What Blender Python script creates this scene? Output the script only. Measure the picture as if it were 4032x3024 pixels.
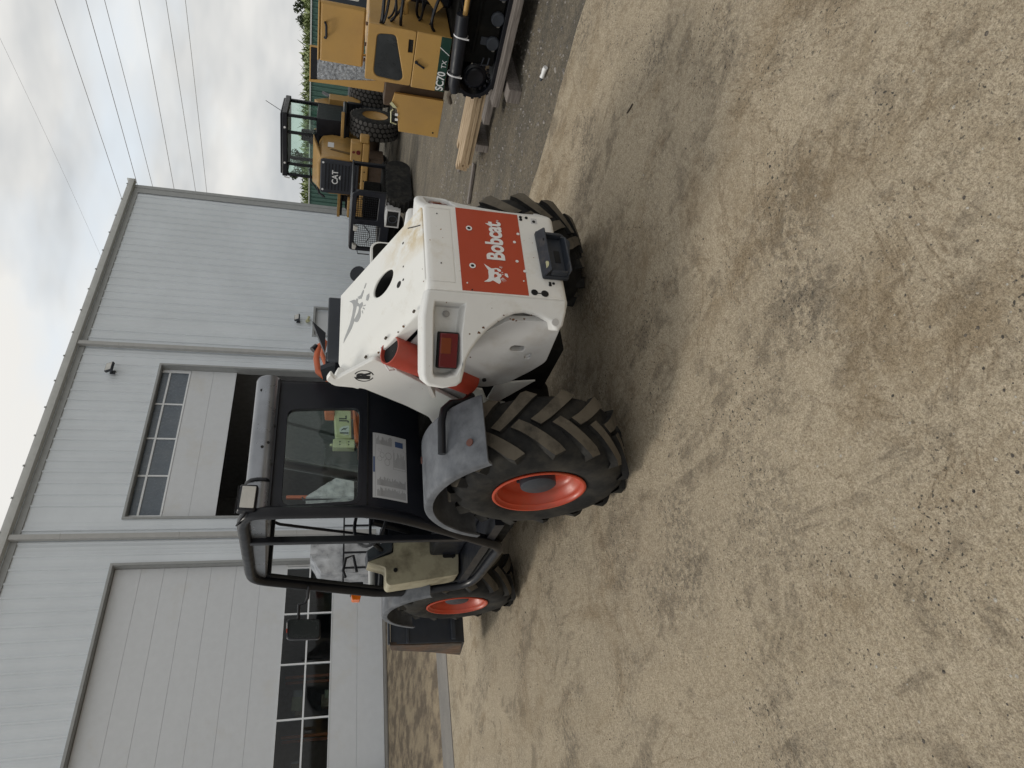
import bpy, bmesh, math, random
from mathutils import Vector, Matrix
R = math.radians
for o in list(bpy.data.objects): bpy.data.objects.remove(o)
scene = bpy.context.scene
COL = scene.collection

# ---------------------------------------------------------------- camera (held sideways, rolled 90 degrees)
right_cv = Vector((0.77812992, -0.62660919, 0.04329831))
down_cv = Vector((-0.13709685, -0.23671215, -0.96185852))
fwd_cv = Vector((0.61295863, 0.74251483, -0.27009895))
cam_d = bpy.data.cameras.new('camera'); cam = bpy.data.objects.new('camera', cam_d); COL.objects.link(cam)
m = Matrix(((down_cv.x, right_cv.x, -fwd_cv.x), (down_cv.y, right_cv.y, -fwd_cv.y), (down_cv.z, right_cv.z, -fwd_cv.z)))
cam.matrix_world = Matrix.Translation((0, 0, 1.65)) @ m.to_4x4()
cam_d.sensor_width = 36; cam_d.lens = 2620 / 4032 * 36
cam_d.clip_start = 0.05; cam_d.clip_end = 3000
scene.camera = cam
scene.render.resolution_x = 1024; scene.render.resolution_y = 768

# ---------------------------------------------------------------- world and sun
SUN_EL, SUN_AZ = R(48), R(118)       # azimuth measured from +X towards +Y
w = bpy.data.worlds.new('World'); scene.world = w; w.use_nodes = True
nt = w.node_tree; N = nt.nodes; L = nt.links; N.clear()
out = N.new('ShaderNodeOutputWorld'); bg = N.new('ShaderNodeBackground')
sky = N.new('ShaderNodeTexSky'); sky.sky_type = 'NISHITA'; sky.sun_disc = False
sky.sun_elevation = SUN_EL; sky.sun_rotation = math.pi / 2 - SUN_AZ
tc = N.new('ShaderNodeTexCoord')
mp = N.new('ShaderNodeMapping'); mp.inputs['Scale'].default_value = (1.0, 1.0, 2.6)
L.new(tc.outputs['Generated'], mp.inputs[0])
n1 = N.new('ShaderNodeTexNoise'); n1.inputs['Scale'].default_value = 2.6; n1.inputs['Detail'].default_value = 5; n1.inputs['Roughness'].default_value = .5
L.new(mp.outputs[0], n1.inputs['Vector'])
cr = N.new('ShaderNodeValToRGB'); cr.color_ramp.elements[0].position = .22; cr.color_ramp.elements[1].position = .46
L.new(n1.outputs['Fac'], cr.inputs[0])
n2 = N.new('ShaderNodeTexNoise'); n2.inputs['Scale'].default_value = 3.6; n2.inputs['Detail'].default_value = 4; n2.inputs['Roughness'].default_value = .5
L.new(mp.outputs[0], n2.inputs['Vector'])
cc = N.new('ShaderNodeValToRGB')
e = cc.color_ramp.elements
e[0].position = .3; e[0].color = (3.3, 3.48, 3.62, 1); e[1].position = .58; e[1].color = (5.9, 5.82, 5.6, 1)
L.new(n2.outputs['Fac'], cc.inputs[0])
mx = N.new('ShaderNodeMix'); mx.data_type = 'RGBA'
sk = N.new('ShaderNodeMix'); sk.data_type = 'RGBA'; sk.inputs[0].default_value = .85
L.new(sky.outputs[0], sk.inputs[6]); sk.inputs[7].default_value = (5.7, 6.15, 6.5, 1)
L.new(cr.outputs[0], mx.inputs[0]); L.new(sk.outputs[2], mx.inputs[6]); L.new(cc.outputs[0], mx.inputs[7])
L.new(mx.outputs[2], bg.inputs[0]); bg.inputs[1].default_value = 0.1
L.new(bg.outputs[0], out.inputs[0])
sd = bpy.data.lights.new('sun', 'SUN'); sd.energy = 1.0; sd.angle = R(14); sd.color = (1, .95, .86)
so = bpy.data.objects.new('sun', sd); COL.objects.link(so)
sdir = Vector((math.cos(SUN_EL) * math.cos(SUN_AZ), math.cos(SUN_EL) * math.sin(SUN_AZ), math.sin(SUN_EL)))
so.rotation_euler = sdir.to_track_quat('Z', 'Y').to_euler(); so.location = (0, 0, 30)
scene.view_settings.view_transform = 'Standard'; scene.view_settings.look = 'None'
scene.view_settings.exposure = 0.56; scene.view_settings.gamma = 1

# ---------------------------------------------------------------- materials
def nodes(name):
    mt = bpy.data.materials.new(name); mt.use_nodes = True
    nt = mt.node_tree; b = nt.nodes['Principled BSDF']
    return mt, nt, b
def noise(nt, scale, detail=4, rough=.55, coord='Object', vec=None, dim=None):
    n = nt.nodes.new('ShaderNodeTexNoise'); n.inputs['Scale'].default_value = scale
    n.inputs['Detail'].default_value = detail; n.inputs['Roughness'].default_value = rough
    if vec is None:
        t = nt.nodes.new('ShaderNodeTexCoord'); vec = t.outputs[coord]
    nt.links.new(vec, n.inputs['Vector']); return n
def ramp(nt, src, p0, p1, c0=(0, 0, 0, 1), c1=(1, 1, 1, 1)):
    r = nt.nodes.new('ShaderNodeValToRGB'); r.color_ramp.elements[0].position = p0; r.color_ramp.elements[1].position = p1
    r.color_ramp.elements[0].color = c0; r.color_ramp.elements[1].color = c1
    nt.links.new(src, r.inputs[0]); return r
def mixc(nt, fac, a, b, blend='MIX'):
    x = nt.nodes.new('ShaderNodeMix'); x.data_type = 'RGBA'; x.blend_type = blend
    for s, v in ((0, fac), (6, a), (7, b)):
        if isinstance(v, (int, float)): x.inputs[s].default_value = v
        elif isinstance(v, tuple): x.inputs[s].default_value = v if len(v) == 4 else (*v, 1)
        else: nt.links.new(v, x.inputs[s])
    return x.outputs[2]
def bump(nt, b, h, strength=.3, dist=.01):
    n = nt.nodes.new('ShaderNodeBump'); n.inputs['Strength'].default_value = strength; n.inputs['Distance'].default_value = dist
    nt.links.new(h, n.inputs['Height']); nt.links.new(n.outputs[0], b.inputs['Normal'])
def paint(name, col, rough=.45, metal=0., dirt=None, dscale=4., damt=(.5, .75), var=.12, vscale=6., bmp=.0, bscale=60, spec=.5, speck=None, spk=(.66, .7), spkscale=30):
    mt, nt, b = nodes(name)
    a = noise(nt, vscale, 5)
    c = mixc(nt, ramp(nt, a.outputs['Fac'], .3, .7).outputs[0], tuple(x * (1 - var) for x in col), tuple(min(1, x * (1 + var)) for x in col))
    if dirt:
        d = noise(nt, dscale, 8, .65)
        c = mixc(nt, ramp(nt, d.outputs['Fac'], damt[0], damt[1]).outputs[0], c, dirt)
    if speck:
        d = noise(nt, spkscale, 3, .6)
        c = mixc(nt, ramp(nt, d.outputs['Fac'], spk[0], spk[1]).outputs[0], c, speck)
    nt.links.new(c, b.inputs['Base Color'])
    r = ramp(nt, noise(nt, vscale * 2.3, 6).outputs['Fac'], .3, .7, (rough * .8,) * 3 + (1,), (min(1, rough * 1.25),) * 3 + (1,))
    nt.links.new(r.outputs[0], b.inputs['Roughness'])
    b.inputs['Metallic'].default_value = metal; b.inputs['Specular IOR Level'].default_value = spec
    if bmp: bump(nt, b, noise(nt, bscale, 4).outputs['Fac'], bmp, .004)
    return mt
M = {}
M['white'] = paint('white_paint', (.74, .735, .71), .42, dirt=(.62, .58, .5), dscale=7, damt=(.56, .8), var=.03, speck=(.3, .16, .07), spk=(.72, .745), spkscale=42)
M['white_fr'] = paint('white_textured_casting', (.66, .66, .645), .6, dirt=(.5, .47, .41), dscale=6, damt=(.55, .85), var=.03, bmp=.25, bscale=260, speck=(.22, .12, .06), spk=(.74, .76), spkscale=36)
M['white_panel'] = paint('grey_white_plate', (.5, .5, .5), .55, dirt=(.36, .33, .29), dscale=5, damt=(.5, .85), var=.04)
M['red'] = paint('red_decal', (.40, .055, .022), .38, var=.03)
M['redrust'] = paint('faded_red_tube', (.38, .05, .028), .5, dirt=(.25, .06, .04), var=.15)
M['decal_white'] = paint('white_decal', (.72, .72, .72), .4, var=.02)
M['decal_grey'] = paint('grey_decal', (.32, .325, .325), .5, var=.04)
M['decal_black'] = paint('black_decal', (.012, .012, .013), .45)
M['blue'] = paint('blue_print', (.05, .09, .2), .5)
M['print_grey'] = paint('grey_print', (.24, .245, .25), .6)
M['paper'] = paint('paper_label', (.5, .51, .52), .5, var=.05)
M['black'] = paint('black_paint', (.007, .008, .012), .36, dirt=(.016, .016, .018), dscale=3, damt=(.45, .85), var=.2, spec=.3)
M['blackgrey'] = paint('dusty_black_panel', (.010, .012, .018), .4, dirt=(.02, .021, .026), dscale=2.5, damt=(.4, .8), var=.15, spec=.3)
M['slate'] = paint('dark_grey_steel', (.036, .042, .053), .5, spec=.35, dirt=(.055, .055, .055), dscale=5, damt=(.5, .9))
M['under'] = paint('underbody_grime', (.006, .006, .0055), .8, dirt=(.015, .013, .01), dscale=6, spec=.15)
M['hole'] = paint('dark_hollow', (.004, .004, .004), .9)  # near-black painted for the shade inside holes; also used on plain black parts
M['rubber_fender'] = paint('weathered_grey_rubber', (.07, .076, .088), .75, dirt=(.145, .155, .172), dscale=6, damt=(.38, .72), var=.15, bmp=.15)
M['tyre'] = paint('tyre_rubber', (.017, .017, .017), .8, spec=.2, dirt=(.05, .045, .036), dscale=6, damt=(.45, .8), var=.3, bmp=.25, bscale=50)
M['lug'] = paint('dusty_tread_rubber', (.112, .097, .076), .85, spec=.2, dirt=(.04, .036, .03), dscale=9, damt=(.48, .72), var=.2, bmp=.35, bscale=70)
M['orange'] = paint('orange_rim_paint', (.43, .048, .016), .4, dirt=(.32, .07, .03), dscale=7, damt=(.5, .8), var=.1)
M['orange2'] = paint('orange_machine_paint', (.55, .13, .05), .5, dirt=(.3, .1, .06), var=.1)
M['steel'] = paint('bare_steel', (.3, .3, .3), .4, .8, dirt=(.2, .16, .12))
M['hitch'] = paint('worn_blue_grey_steel', (.018, .023, .033), .55, dirt=(.07, .062, .055), dscale=12, damt=(.55, .75), var=.25, speck=(.25, .13, .05), spk=(.7, .76), spkscale=14)
M['beige'] = paint('stained_beige_plastic', (.36, .33, .235), .6, dirt=(.12, .1, .065), dscale=5, damt=(.45, .72), var=.08)
M['lampred'] = paint('red_lens', (.11, .004, .009), .1)
M['lampor'] = paint('orange_lens', (.16, .028, .006), .1)
M['amber'] = paint('amber_lens', (.75, .16, .01), .15)
M['lens'] = paint('clear_lens', (.5, .49, .46), .15, bmp=.3, bscale=120)
M['yellow'] = paint('faded_yellow_paint', (.43, .255, .072), .5, dirt=(.31, .185, .065), dscale=3, damt=(.45, .85), var=.06, speck=(.12, .06, .02), spk=(.74, .77), spkscale=22)
M['catyellow'] = paint('machine_yellow_paint', (.36, .21, .06), .45, dirt=(.26, .16, .06), dscale=2, damt=(.5, .85), var=.08)
M['darkgrille'] = paint('dark_grille', (.018, .021, .03), .5, var=.2)
M['darkgreen'] = paint('green_decal', (.008, .04, .028), .4)
M['wood'] = None
M['siding'] = paint('white_metal_siding', (.72, .765, .81), .5, dirt=(.64, .68, .72), dscale=.5, damt=(.4, .8), var=.03, vscale=.8)
M['trim'] = paint('grey_trim', (.33, .34, .34), .5, var=.06)
M['gutter'] = paint('light_grey_gutter', (.58, .59, .58), .5, var=.06)
M['spout'] = paint('downspout_grey', (.42, .42, .41), .5, var=.05)
M['door'] = paint('door_panel_white', (.64, .66, .685), .55, dirt=(.58, .56, .51), dscale=.9, damt=(.55, .9), var=.025)
M['frame_white'] = paint('window_frame_white', (.76, .78, .8), .45, var=.03)
M['interior'] = paint('interior_dark', (.38, .39, .40), .8)
M['concrete_in'] = paint('interior_floor', (.2, .195, .185), .8)
M['container'] = paint('green_sheet', (.06, .13, .105), .5, var=.12)
M['foil'] = paint('foil', (.45, .47, .5), .3, .75, dirt=(.2, .21, .23), dscale=30, damt=(.4, .62), var=.25, vscale=25, bmp=1.0, bscale=45)
M['wrap'] = paint('plastic_wrap', (.55, .57, .6), .22, .0, dirt=(.25, .26, .28), dscale=7, damt=(.4, .65), var=.2, vscale=14, bmp=1.0, bscale=18)
M['cream'] = paint('cream_paint', (.5, .49, .3), .5)
M['whitepipe'] = paint('white_pipe', (.62, .62, .6), .4)
M['wire'] = paint('wire_grey', (.3, .29, .3), .6)
M['ziptie'] = paint('white_tie', (.6, .6, .62), .5)
M['corn'] = paint('corn_leaf', (.17, .22, .075), .6, dirt=(.26, .28, .11), dscale=3, damt=(.4, .8), var=.35, vscale=3)
M['tree'] = paint('tree_leaf', (.035, .05, .022), .7, var=.4, vscale=2)
M['bark'] = paint('bark', (.07, .055, .04), .9)
def glass_mat(name, tint, refl=1.0):
    mt, nt, b = nodes(name); nt.nodes.remove(b)
    o = nt.nodes['Material Output']
    t = nt.nodes.new('ShaderNodeBsdfTransparent'); t.inputs[0].default_value = (*tint, 1)
    g = nt.nodes.new('ShaderNodeBsdfGlossy'); g.inputs['Roughness'].default_value = .03
    f = nt.nodes.new('ShaderNodeFresnel'); f.inputs[0].default_value = 1.5
    x = nt.nodes.new('ShaderNodeMixShader')
    ge = nt.nodes.new('ShaderNodeNewGeometry'); iv = nt.nodes.new('ShaderNodeMath'); iv.operation = 'SUBTRACT'; iv.inputs[0].default_value = 1
    nt.links.new(ge.outputs['Backfacing'], iv.inputs[1]); ml = nt.nodes.new('ShaderNodeMath'); ml.operation = 'MULTIPLY'
    nt.links.new(f.outputs[0], ml.inputs[0]); nt.links.new(iv.outputs[0], ml.inputs[1])
    nt.links.new(ml.outputs[0], x.inputs[0]); nt.links.new(t.outputs[0], x.inputs[1]); nt.links.new(g.outputs[0], x.inputs[2])
    nt.links.new(x.outputs[0], o.inputs[0]); return mt
M['glass'] = glass_mat('clear_glass', (.90, .96, .93))
M['glass_door'] = glass_mat('door_glass', (.7, .76, .78))
M['glass_dusty_sky'] = paint('dusty_sky_pane', (.10, .125, .155), .25, dirt=(.16, .18, .2), dscale=1.2, damt=(.4, .8), var=.1)  # pale sky reflection put into the blue-grey base colour, with some dust
def wood_mat(name, c1, c2):
    mt, nt, b = nodes(name)
    t = nt.nodes.new('ShaderNodeTexCoord'); mpp = nt.nodes.new('ShaderNodeMapping'); mpp.inputs['Scale'].default_value = (22, 1.6, 30)
    nt.links.new(t.outputs['Object'], mpp.inputs[0])
    n = noise(nt, 2.2, 6, .6, vec=mpp.outputs[0])
    c = mixc(nt, ramp(nt, n.outputs['Fac'], .35, .65).outputs[0], c1, c2)
    nt.links.new(c, b.inputs['Base Color']); b.inputs['Roughness'].default_value = .75
    bump(nt, b, n.outputs['Fac'], .4, .004); return mt
M['wood'] = wood_mat('fresh_lumber', (.27, .18, .1), (.52, .4, .26))
M['woodgrey'] = wood_mat('weathered_timber', (.1, .085, .075), (.24, .21, .19))

TRK_ANG, TRK_OFF = -82, -.288
def ground_mat(name, kind):
    mt, nt, b = nodes(name)
    t = nt.nodes.new('ShaderNodeTexCoord'); P = t.outputs['Object']
    big = noise(nt, .55, 6, .6, vec=P); mid = noise(nt, 2.1, 8, .68, vec=P); fine = noise(nt, 26, 6, .7, vec=P); grit = noise(nt, 120, 3, .7, vec=P)
    mpp = nt.nodes.new('ShaderNodeMapping'); mpp.inputs['Scale'].default_value = (1.7, .8, 1); mpp.inputs['Rotation'].default_value = (0, 0, R(-22))
    nt.links.new(P, mpp.inputs[0]); streak = noise(nt, 1.9, 7, .65, vec=mpp.outputs[0])
    vo = nt.nodes.new('ShaderNodeTexVoronoi'); vo.inputs['Scale'].default_value = 11; nt.links.new(P, vo.inputs['Vector'])
    vo2 = nt.nodes.new('ShaderNodeTexVoronoi'); vo2.inputs['Scale'].default_value = 75; nt.links.new(P, vo2.inputs['Vector'])
    if kind == 'pad':
        base = mixc(nt, ramp(nt, mid.outputs['Fac'], .36, .64).outputs[0], (.46, .39, .295), (.37, .313, .236))
        base = mixc(nt, ramp(nt, big.outputs['Fac'], .35, .65, (0, 0, 0, 1), (.55, .55, .55, 1)).outputs[0], base, (.475, .40, .30))
        base = mixc(nt, ramp(nt, fine.outputs['Fac'], .40, .62, (0, 0, 0, 1), (.7, .7, .7, 1)).outputs[0], base, (.53, .455, .355))
        med = noise(nt, 7, 7, .72, vec=P)
        # worn streaks: broad direction mask broken up by medium grain
        def masked(a_, lo, hi, b_, lo2, hi2, amt):
            q = nt.nodes.new('ShaderNodeMath'); q.operation = 'MULTIPLY'
            nt.links.new(ramp(nt, a_, lo, hi).outputs[0], q.inputs[0]); nt.links.new(ramp(nt, b_, lo2, hi2, (0, 0, 0, 1), (amt, amt, amt, 1)).outputs[0], q.inputs[1]); return q.outputs[0]
        streak.inputs['Distortion'].default_value = .9
        base = mixc(nt, masked(streak.outputs['Fac'], .52, .585, med.outputs['Fac'], .43, .55, .58), base, (.175, .145, .11))
        pm = noise(nt, 1.2, 4, .6, vec=P); g2 = noise(nt, 30, 5, .75, vec=P)
        base = mixc(nt, masked(pm.outputs['Fac'], .50, .63, g2.outputs['Fac'], .46, .56, .65), base, (.14, .122, .10))
        br = noise(nt, .8, 6, .65, vec=mpp.outputs[0])
        br.inputs['Distortion'].default_value = 1.2
        base = mixc(nt, masked(br.outputs['Fac'], .52, .64, med.outputs['Fac'], .35, .55, .6), base, (.27, .205, .13))
        vn = noise(nt, 1.5, 6, .6, vec=P); vn.inputs['Distortion'].default_value = 1.5
        va = nt.nodes.new('ShaderNodeMath'); va.operation = 'SUBTRACT'; nt.links.new(vn.outputs['Fac'], va.inputs[0]); va.inputs[1].default_value = .5
        vb = nt.nodes.new('ShaderNodeMath'); vb.operation = 'ABSOLUTE'; nt.links.new(va.outputs[0], vb.inputs[0])
        vr = ramp(nt, vb.outputs[0], .002, .014, (1, 1, 1, 1), (0, 0, 0, 1))
        base = mixc(nt, masked(br.outputs['Fac'], .42, .54, vr.outputs[0], 0, 1, .6), base, (.24, .185, .125))
        # tyre print: slanting light bars inside a narrow band
        m3 = nt.nodes.new('ShaderNodeMapping'); m3.vector_type = 'POINT'; m3.inputs['Rotation'].default_value = (0, 0, R(TRK_ANG)); nt.links.new(P, m3.inputs[0])
        sp3 = nt.nodes.new('ShaderNodeSeparateXYZ'); nt.links.new(m3.outputs[0], sp3.inputs[0])
        d3 = nt.nodes.new('ShaderNodeMath'); d3.operation = 'SUBTRACT'; nt.links.new(sp3.outputs['Y'], d3.inputs[0]); d3.inputs[1].default_value = TRK_OFF
        e3 = nt.nodes.new('ShaderNodeMath'); e3.operation = 'ABSOLUTE'; nt.links.new(d3.outputs[0], e3.inputs[0])
        band = ramp(nt, e3.outputs[0], .09, .11, (1, 1, 1, 1), (0, 0, 0, 1))
        g3 = nt.nodes.new('ShaderNodeMath'); g3.operation = 'MULTIPLY_ADD'; nt.links.new(e3.outputs[0], g3.inputs[0]); g3.inputs[1].default_value = 1.0; nt.links.new(sp3.outputs['X'], g3.inputs[2])
        h3 = nt.nodes.new('ShaderNodeMath'); h3.operation = 'MULTIPLY'; nt.links.new(g3.outputs[0], h3.inputs[0]); h3.inputs[1].default_value = 110
        s3 = nt.nodes.new('ShaderNodeMath'); s3.operation = 'SINE'; nt.links.new(h3.outputs[0], s3.inputs[0])
        base = mixc(nt, masked(band.outputs[0], 0, 1, s3.outputs[0], .0, .5, .4), base, (.52, .44, .33))
        base = mixc(nt, masked(band.outputs[0], 0, 1, mid.outputs['Fac'], .4, .6, .25), base, (.33, .27, .19))
        rust = noise(nt, .9, 2, .5, vec=P)
        base = mixc(nt, masked(rust.outputs['Fac'], .64, .74, med.outputs['Fac'], .3, .6, .5), base, (.31, .21, .11))
    elif kind == 'strip':
        base = mixc(nt, ramp(nt, mid.outputs['Fac'], .35, .7).outputs[0], (.2, .19, .18), (.26, .245, .225))
        base = mixc(nt, ramp(nt, fine.outputs['Fac'], .6, .7).outputs[0], base, (.12, .11, .1))
    else:
        base = mixc(nt, ramp(nt, big.outputs['Fac'], .38, .62).outputs[0], (.19, .165, .13), (.135, .125, .108))
        base = mixc(nt, ramp(nt, streak.outputs['Fac'], .42, .62).outputs[0], base, (.25, .215, .165))
        base = mixc(nt, ramp(nt, fine.outputs['Fac'], .42, .62, (0, 0, 0, 1), (.7, .7, .7, 1)).outputs[0], base, (.09, .083, .075))
        base = mixc(nt, ramp(nt, vo2.outputs['Distance'], .1, .3, (.5, .5, .5, 1), (0, 0, 0, 1)).outputs[0], base, (.25, .24, .22))
        sx = nt.nodes.new('ShaderNodeSeparateXYZ'); nt.links.new(P, sx.inputs[0])
        mr = nt.nodes.new('ShaderNodeMapRange'); mr.inputs['From Min'].default_value = 8.5; mr.inputs['From Max'].default_value = 5.5; nt.links.new(sx.outputs['X'], mr.inputs[0])
        my = nt.nodes.new('ShaderNodeMapRange'); my.inputs['From Min'].default_value = 6.5; my.inputs['From Max'].default_value = 9; nt.links.new(sx.outputs['Y'], my.inputs[0])
        mm = nt.nodes.new('ShaderNodeMath'); mm.operation = 'MULTIPLY'; nt.links.new(mr.outputs[0], mm.inputs[0]); nt.links.new(my.outputs[0], mm.inputs[1])
        mud = mixc(nt, ramp(nt, streak.outputs['Fac'], .42, .58).outputs[0], (.42, .34, .24), (.20, .16, .12))
        base = mixc(nt, mm.outputs[0], base, mud)
    for sc_, lo, hi, dk, lt in (((34, .36, .60, .88, 1.06), (95, .39, .56, .74, 1.11), (230, .38, .56, .74, 1.13)) if kind != 'strip' else ((120, .4, .6, .88, 1.06),)):
        gn = noise(nt, sc_, 4, .75, vec=P)
        base = mixc(nt, ramp(nt, gn.outputs['Fac'], lo, hi).outputs[0], mixc(nt, 1.0, base, (dk, dk * .98, dk * .95), 'MULTIPLY'), mixc(nt, 1.0, base, (lt, lt, lt * .99), 'MULTIPLY'))
    # crumbs: small dark spots gathered in patches
    cm = noise(nt, 2.3, 4, .6, vec=P); sp = noise(nt, 62, 2, .5, vec=P)
    cq = nt.nodes.new('ShaderNodeMath'); cq.operation = 'MULTIPLY'
    nt.links.new(ramp(nt, cm.outputs['Fac'], .44, .62).outputs[0], cq.inputs[0]); nt.links.new(ramp(nt, sp.outputs['Fac'], .62, .66).outputs[0], cq.inputs[1])
    if kind != 'strip': base = mixc(nt, cq.outputs[0], base, (.075, .068, .058))
    nt.links.new(base, b.inputs['Base Color']); b.inputs['Roughness'].default_value = .92; b.inputs['Specular IOR Level'].default_value = .25
    ad = nt.nodes.new('ShaderNodeMath'); ad.operation = 'MULTIPLY_ADD'
    nt.links.new(fine.outputs['Fac'], ad.inputs[0]); ad.inputs[1].default_value = .7; nt.links.new(grit.outputs['Fac'], ad.inputs[2])
    ad2 = nt.nodes.new('ShaderNodeMath'); ad2.operation = 'MULTIPLY_ADD'
    nt.links.new(mid.outputs['Fac'], ad2.inputs[0]); ad2.inputs[1].default_value = 2.2; nt.links.new(ad.outputs[0], ad2.inputs[2])
    bump(nt, b, ad2.outputs[0], .95 if kind != 'strip' else .25, .016)
    return mt
M['pad'] = ground_mat('dusty_concrete', 'pad'); M['strip'] = ground_mat('clean_concrete', 'strip'); M['gravel'] = ground_mat('muddy_gravel', 'gravel')
def stone_mat(name, a, c):
    mt, nt, b = nodes(name)
    oi = nt.nodes.new('ShaderNodeNewGeometry')
    nt.links.new(mixc(nt, oi.outputs['Random Per Island'], a, c), b.inputs['Base Color']); b.inputs['Roughness'].default_value = .85
    return mt
M['stone'] = stone_mat('mixed_stone', (.07, .065, .06), (.33, .3, .27)); M['debris'] = stone_mat('dark_crumbs', (.02, .018, .016), (.13, .11, .09)); M['pale'] = stone_mat('pale_chips', (.3, .27, .22), (.5, .47, .42))

# ---------------------------------------------------------------- mesh builder
class MB:
    def __init__(s): s.v = []; s.f = []; s.mi = []; s.cur = 0
    def add(s, vs, fs):
        b = len(s.v); s.v += [tuple(v) for v in vs]
        for f in fs: s.f.append([i + b for i in f]); s.mi.append(s.cur)
        return s
    def box(s, x0, x1, y0, y1, z0, z1, rot=None, piv=None):
        vs = [Vector((x, y, z)) for x in (x0, x1) for y in (y0, y1) for z in (z0, z1)]
        if rot is not None:
            p = Vector(piv) if piv else Vector(((x0 + x1) / 2, (y0 + y1) / 2, (z0 + z1) / 2))
            vs = [p + rot @ (v - p) for v in vs]
        return s.add(vs, [(0, 1, 3, 2), (4, 6, 7, 5), (0, 4, 5, 1), (2, 3, 7, 6), (0, 2, 6, 4), (1, 5, 7, 3)])
    def prism(s, poly, ax, a, b):
        """polygon in the plane of the two other axes, extruded along axis ax from a to b"""
        def P(p, t):
            q = [p[0], p[1]]; q.insert(ax, t); return q
        n = len(poly)
        return s.add([P(p, a) for p in poly] + [P(p, b) for p in poly],
                     [list(range(n))[::-1], list(range(n, 2 * n))] + [(i, (i + 1) % n, n + (i + 1) % n, n + i) for i in range(n)])
    def slab(s, pts, d):
        """planar outline pts (3D) thickened by vector d"""
        n = len(pts); d = Vector(d)
        return s.add(list(pts) + [Vector(p) + d for p in pts],
                     [list(range(n))[::-1], list(range(n, 2 * n))] + [(i, (i + 1) % n, n + (i + 1) % n, n + i) for i in range(n)])
    def tube(s, pts, r, n=10, closed=False):
        pts = [Vector(p) for p in pts]; k = len(pts); rings = []
        up = Vector((0, 0, 1)); prev = None
        for i, p in enumerate(pts):
            if closed: t = (pts[(i + 1) % k] - pts[i - 1])
            else: t = pts[min(i + 1, k - 1)] - pts[max(i - 1, 0)]
            t.normalize()
            if prev is None:
                a = t.cross(up)
                if a.length < .05: a = t.cross(Vector((1, 0, 0)))
            else: a = prev - t * prev.dot(t)
            a.normalize(); prev = a; b = t.cross(a)
            rr = r[i] if isinstance(r, (list, tuple)) else r
            rings.append([p + (a * math.cos(2 * math.pi * j / n) + b * math.sin(2 * math.pi * j / n)) * rr for j in range(n)])
        vs = [v for rg in rings for v in rg]; fs = []
        for i in range(k if closed else k - 1):
            i2 = (i + 1) % k
            for j in range(n): fs.append((i * n + j, i * n + (j + 1) % n, i2 * n + (j + 1) % n, i2 * n + j))
        if not closed: fs += [list(range(n))[::-1], list(range((k - 1) * n, k * n))]
        return s.add(vs, fs)
    def cyl(s, p0, p1, r, n=16, r2=None): return s.tube([p0, p1], [r, r if r2 is None else r2], n)
    def lathe(s, prof, c, ax, n=32, closed=False):
        """prof = [(radius, offset along axis)]"""
        c = Vector(c); vs = []
        e = [Vector((1, 0, 0)), Vector((0, 1, 0)), Vector((0, 0, 1))]; A = e[ax]; U = e[(ax + 1) % 3]; W = e[(ax + 2) % 3]
        for r, o in prof:
            for j in range(n):
                a = 2 * math.pi * j / n; vs.append(c + A * o + (U * math.cos(a) + W * math.sin(a)) * r)
        k = len(prof); fs = []
        for i in range(k if closed else k - 1):
            i2 = (i + 1) % k
            for j in range(n): fs.append((i * n + j, i * n + (j + 1) % n, i2 * n + (j + 1) % n, i2 * n + j))
        return s.add(vs, fs)
    def build(s, name, mats, parent=None, bevel=0, seg=2, angle=38, label=None, cuts=None):
        me = bpy.data.meshes.new(name); me.from_pydata(s.v, [], s.f)
        if not isinstance(mats, (list, tuple)): mats = [mats]
        for m_ in mats: me.materials.append(m_)
        for p, i in zip(me.polygons, s.mi): p.material_index = min(i, len(mats) - 1)
        bm = bmesh.new(); bm.from_mesh(me); bmesh.ops.recalc_face_normals(bm, faces=bm.faces); bm.to_mesh(me); bm.free()
        o = bpy.data.objects.new(name, me); COL.objects.link(o)
        if cuts:
            tmp = []
            for c in cuts:
                cm = bpy.data.meshes.new('cut'); cm.from_pydata(c.v, [], c.f)
                b2 = bmesh.new(); b2.from_mesh(cm); bmesh.ops.recalc_face_normals(b2, faces=b2.faces); b2.to_mesh(cm); b2.free()
                co = bpy.data.objects.new('cut', cm); COL.objects.link(co); tmp.append(co)
                md = o.modifiers.new('b', 'BOOLEAN'); md.operation = 'DIFFERENCE'; md.solver = 'EXACT'; md.object = co
            dg = bpy.context.evaluated_depsgraph_get(); dg.update()
            ev = o.evaluated_get(dg); nm = bpy.data.meshes.new_from_object(ev)
            o.modifiers.clear(); o.data = nm
            for co in tmp: bpy.data.objects.remove(co)
            me = o.data
        me.polygons.foreach_set('use_smooth', [True] * len(me.polygons))
        try: me.set_sharp_from_angle(angle=R(angle))
        except Exception: pass
        if bevel:
            md = o.modifiers.new('bevel', 'BEVEL'); md.width = bevel; md.segments = seg; md.limit_method = 'ANGLE'; md.angle_limit = R(35); md.harden_normals = False
        if parent: o.parent = parent
        if label: o['label'] = label
        return o
def rrect(x0, x1, y0, y1, r, n=5):
    out = []
    for cx, cy, a0 in ((x1 - r, y1 - r, 0), (x0 + r, y1 - r, 90), (x0 + r, y0 + r, 180), (x1 - r, y0 + r, 270)):
        for i in range(n + 1):
            a = R(a0 + 90 * i / n); out.append((cx + r * math.cos(a), cy + r * math.sin(a)))
    return out
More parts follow.
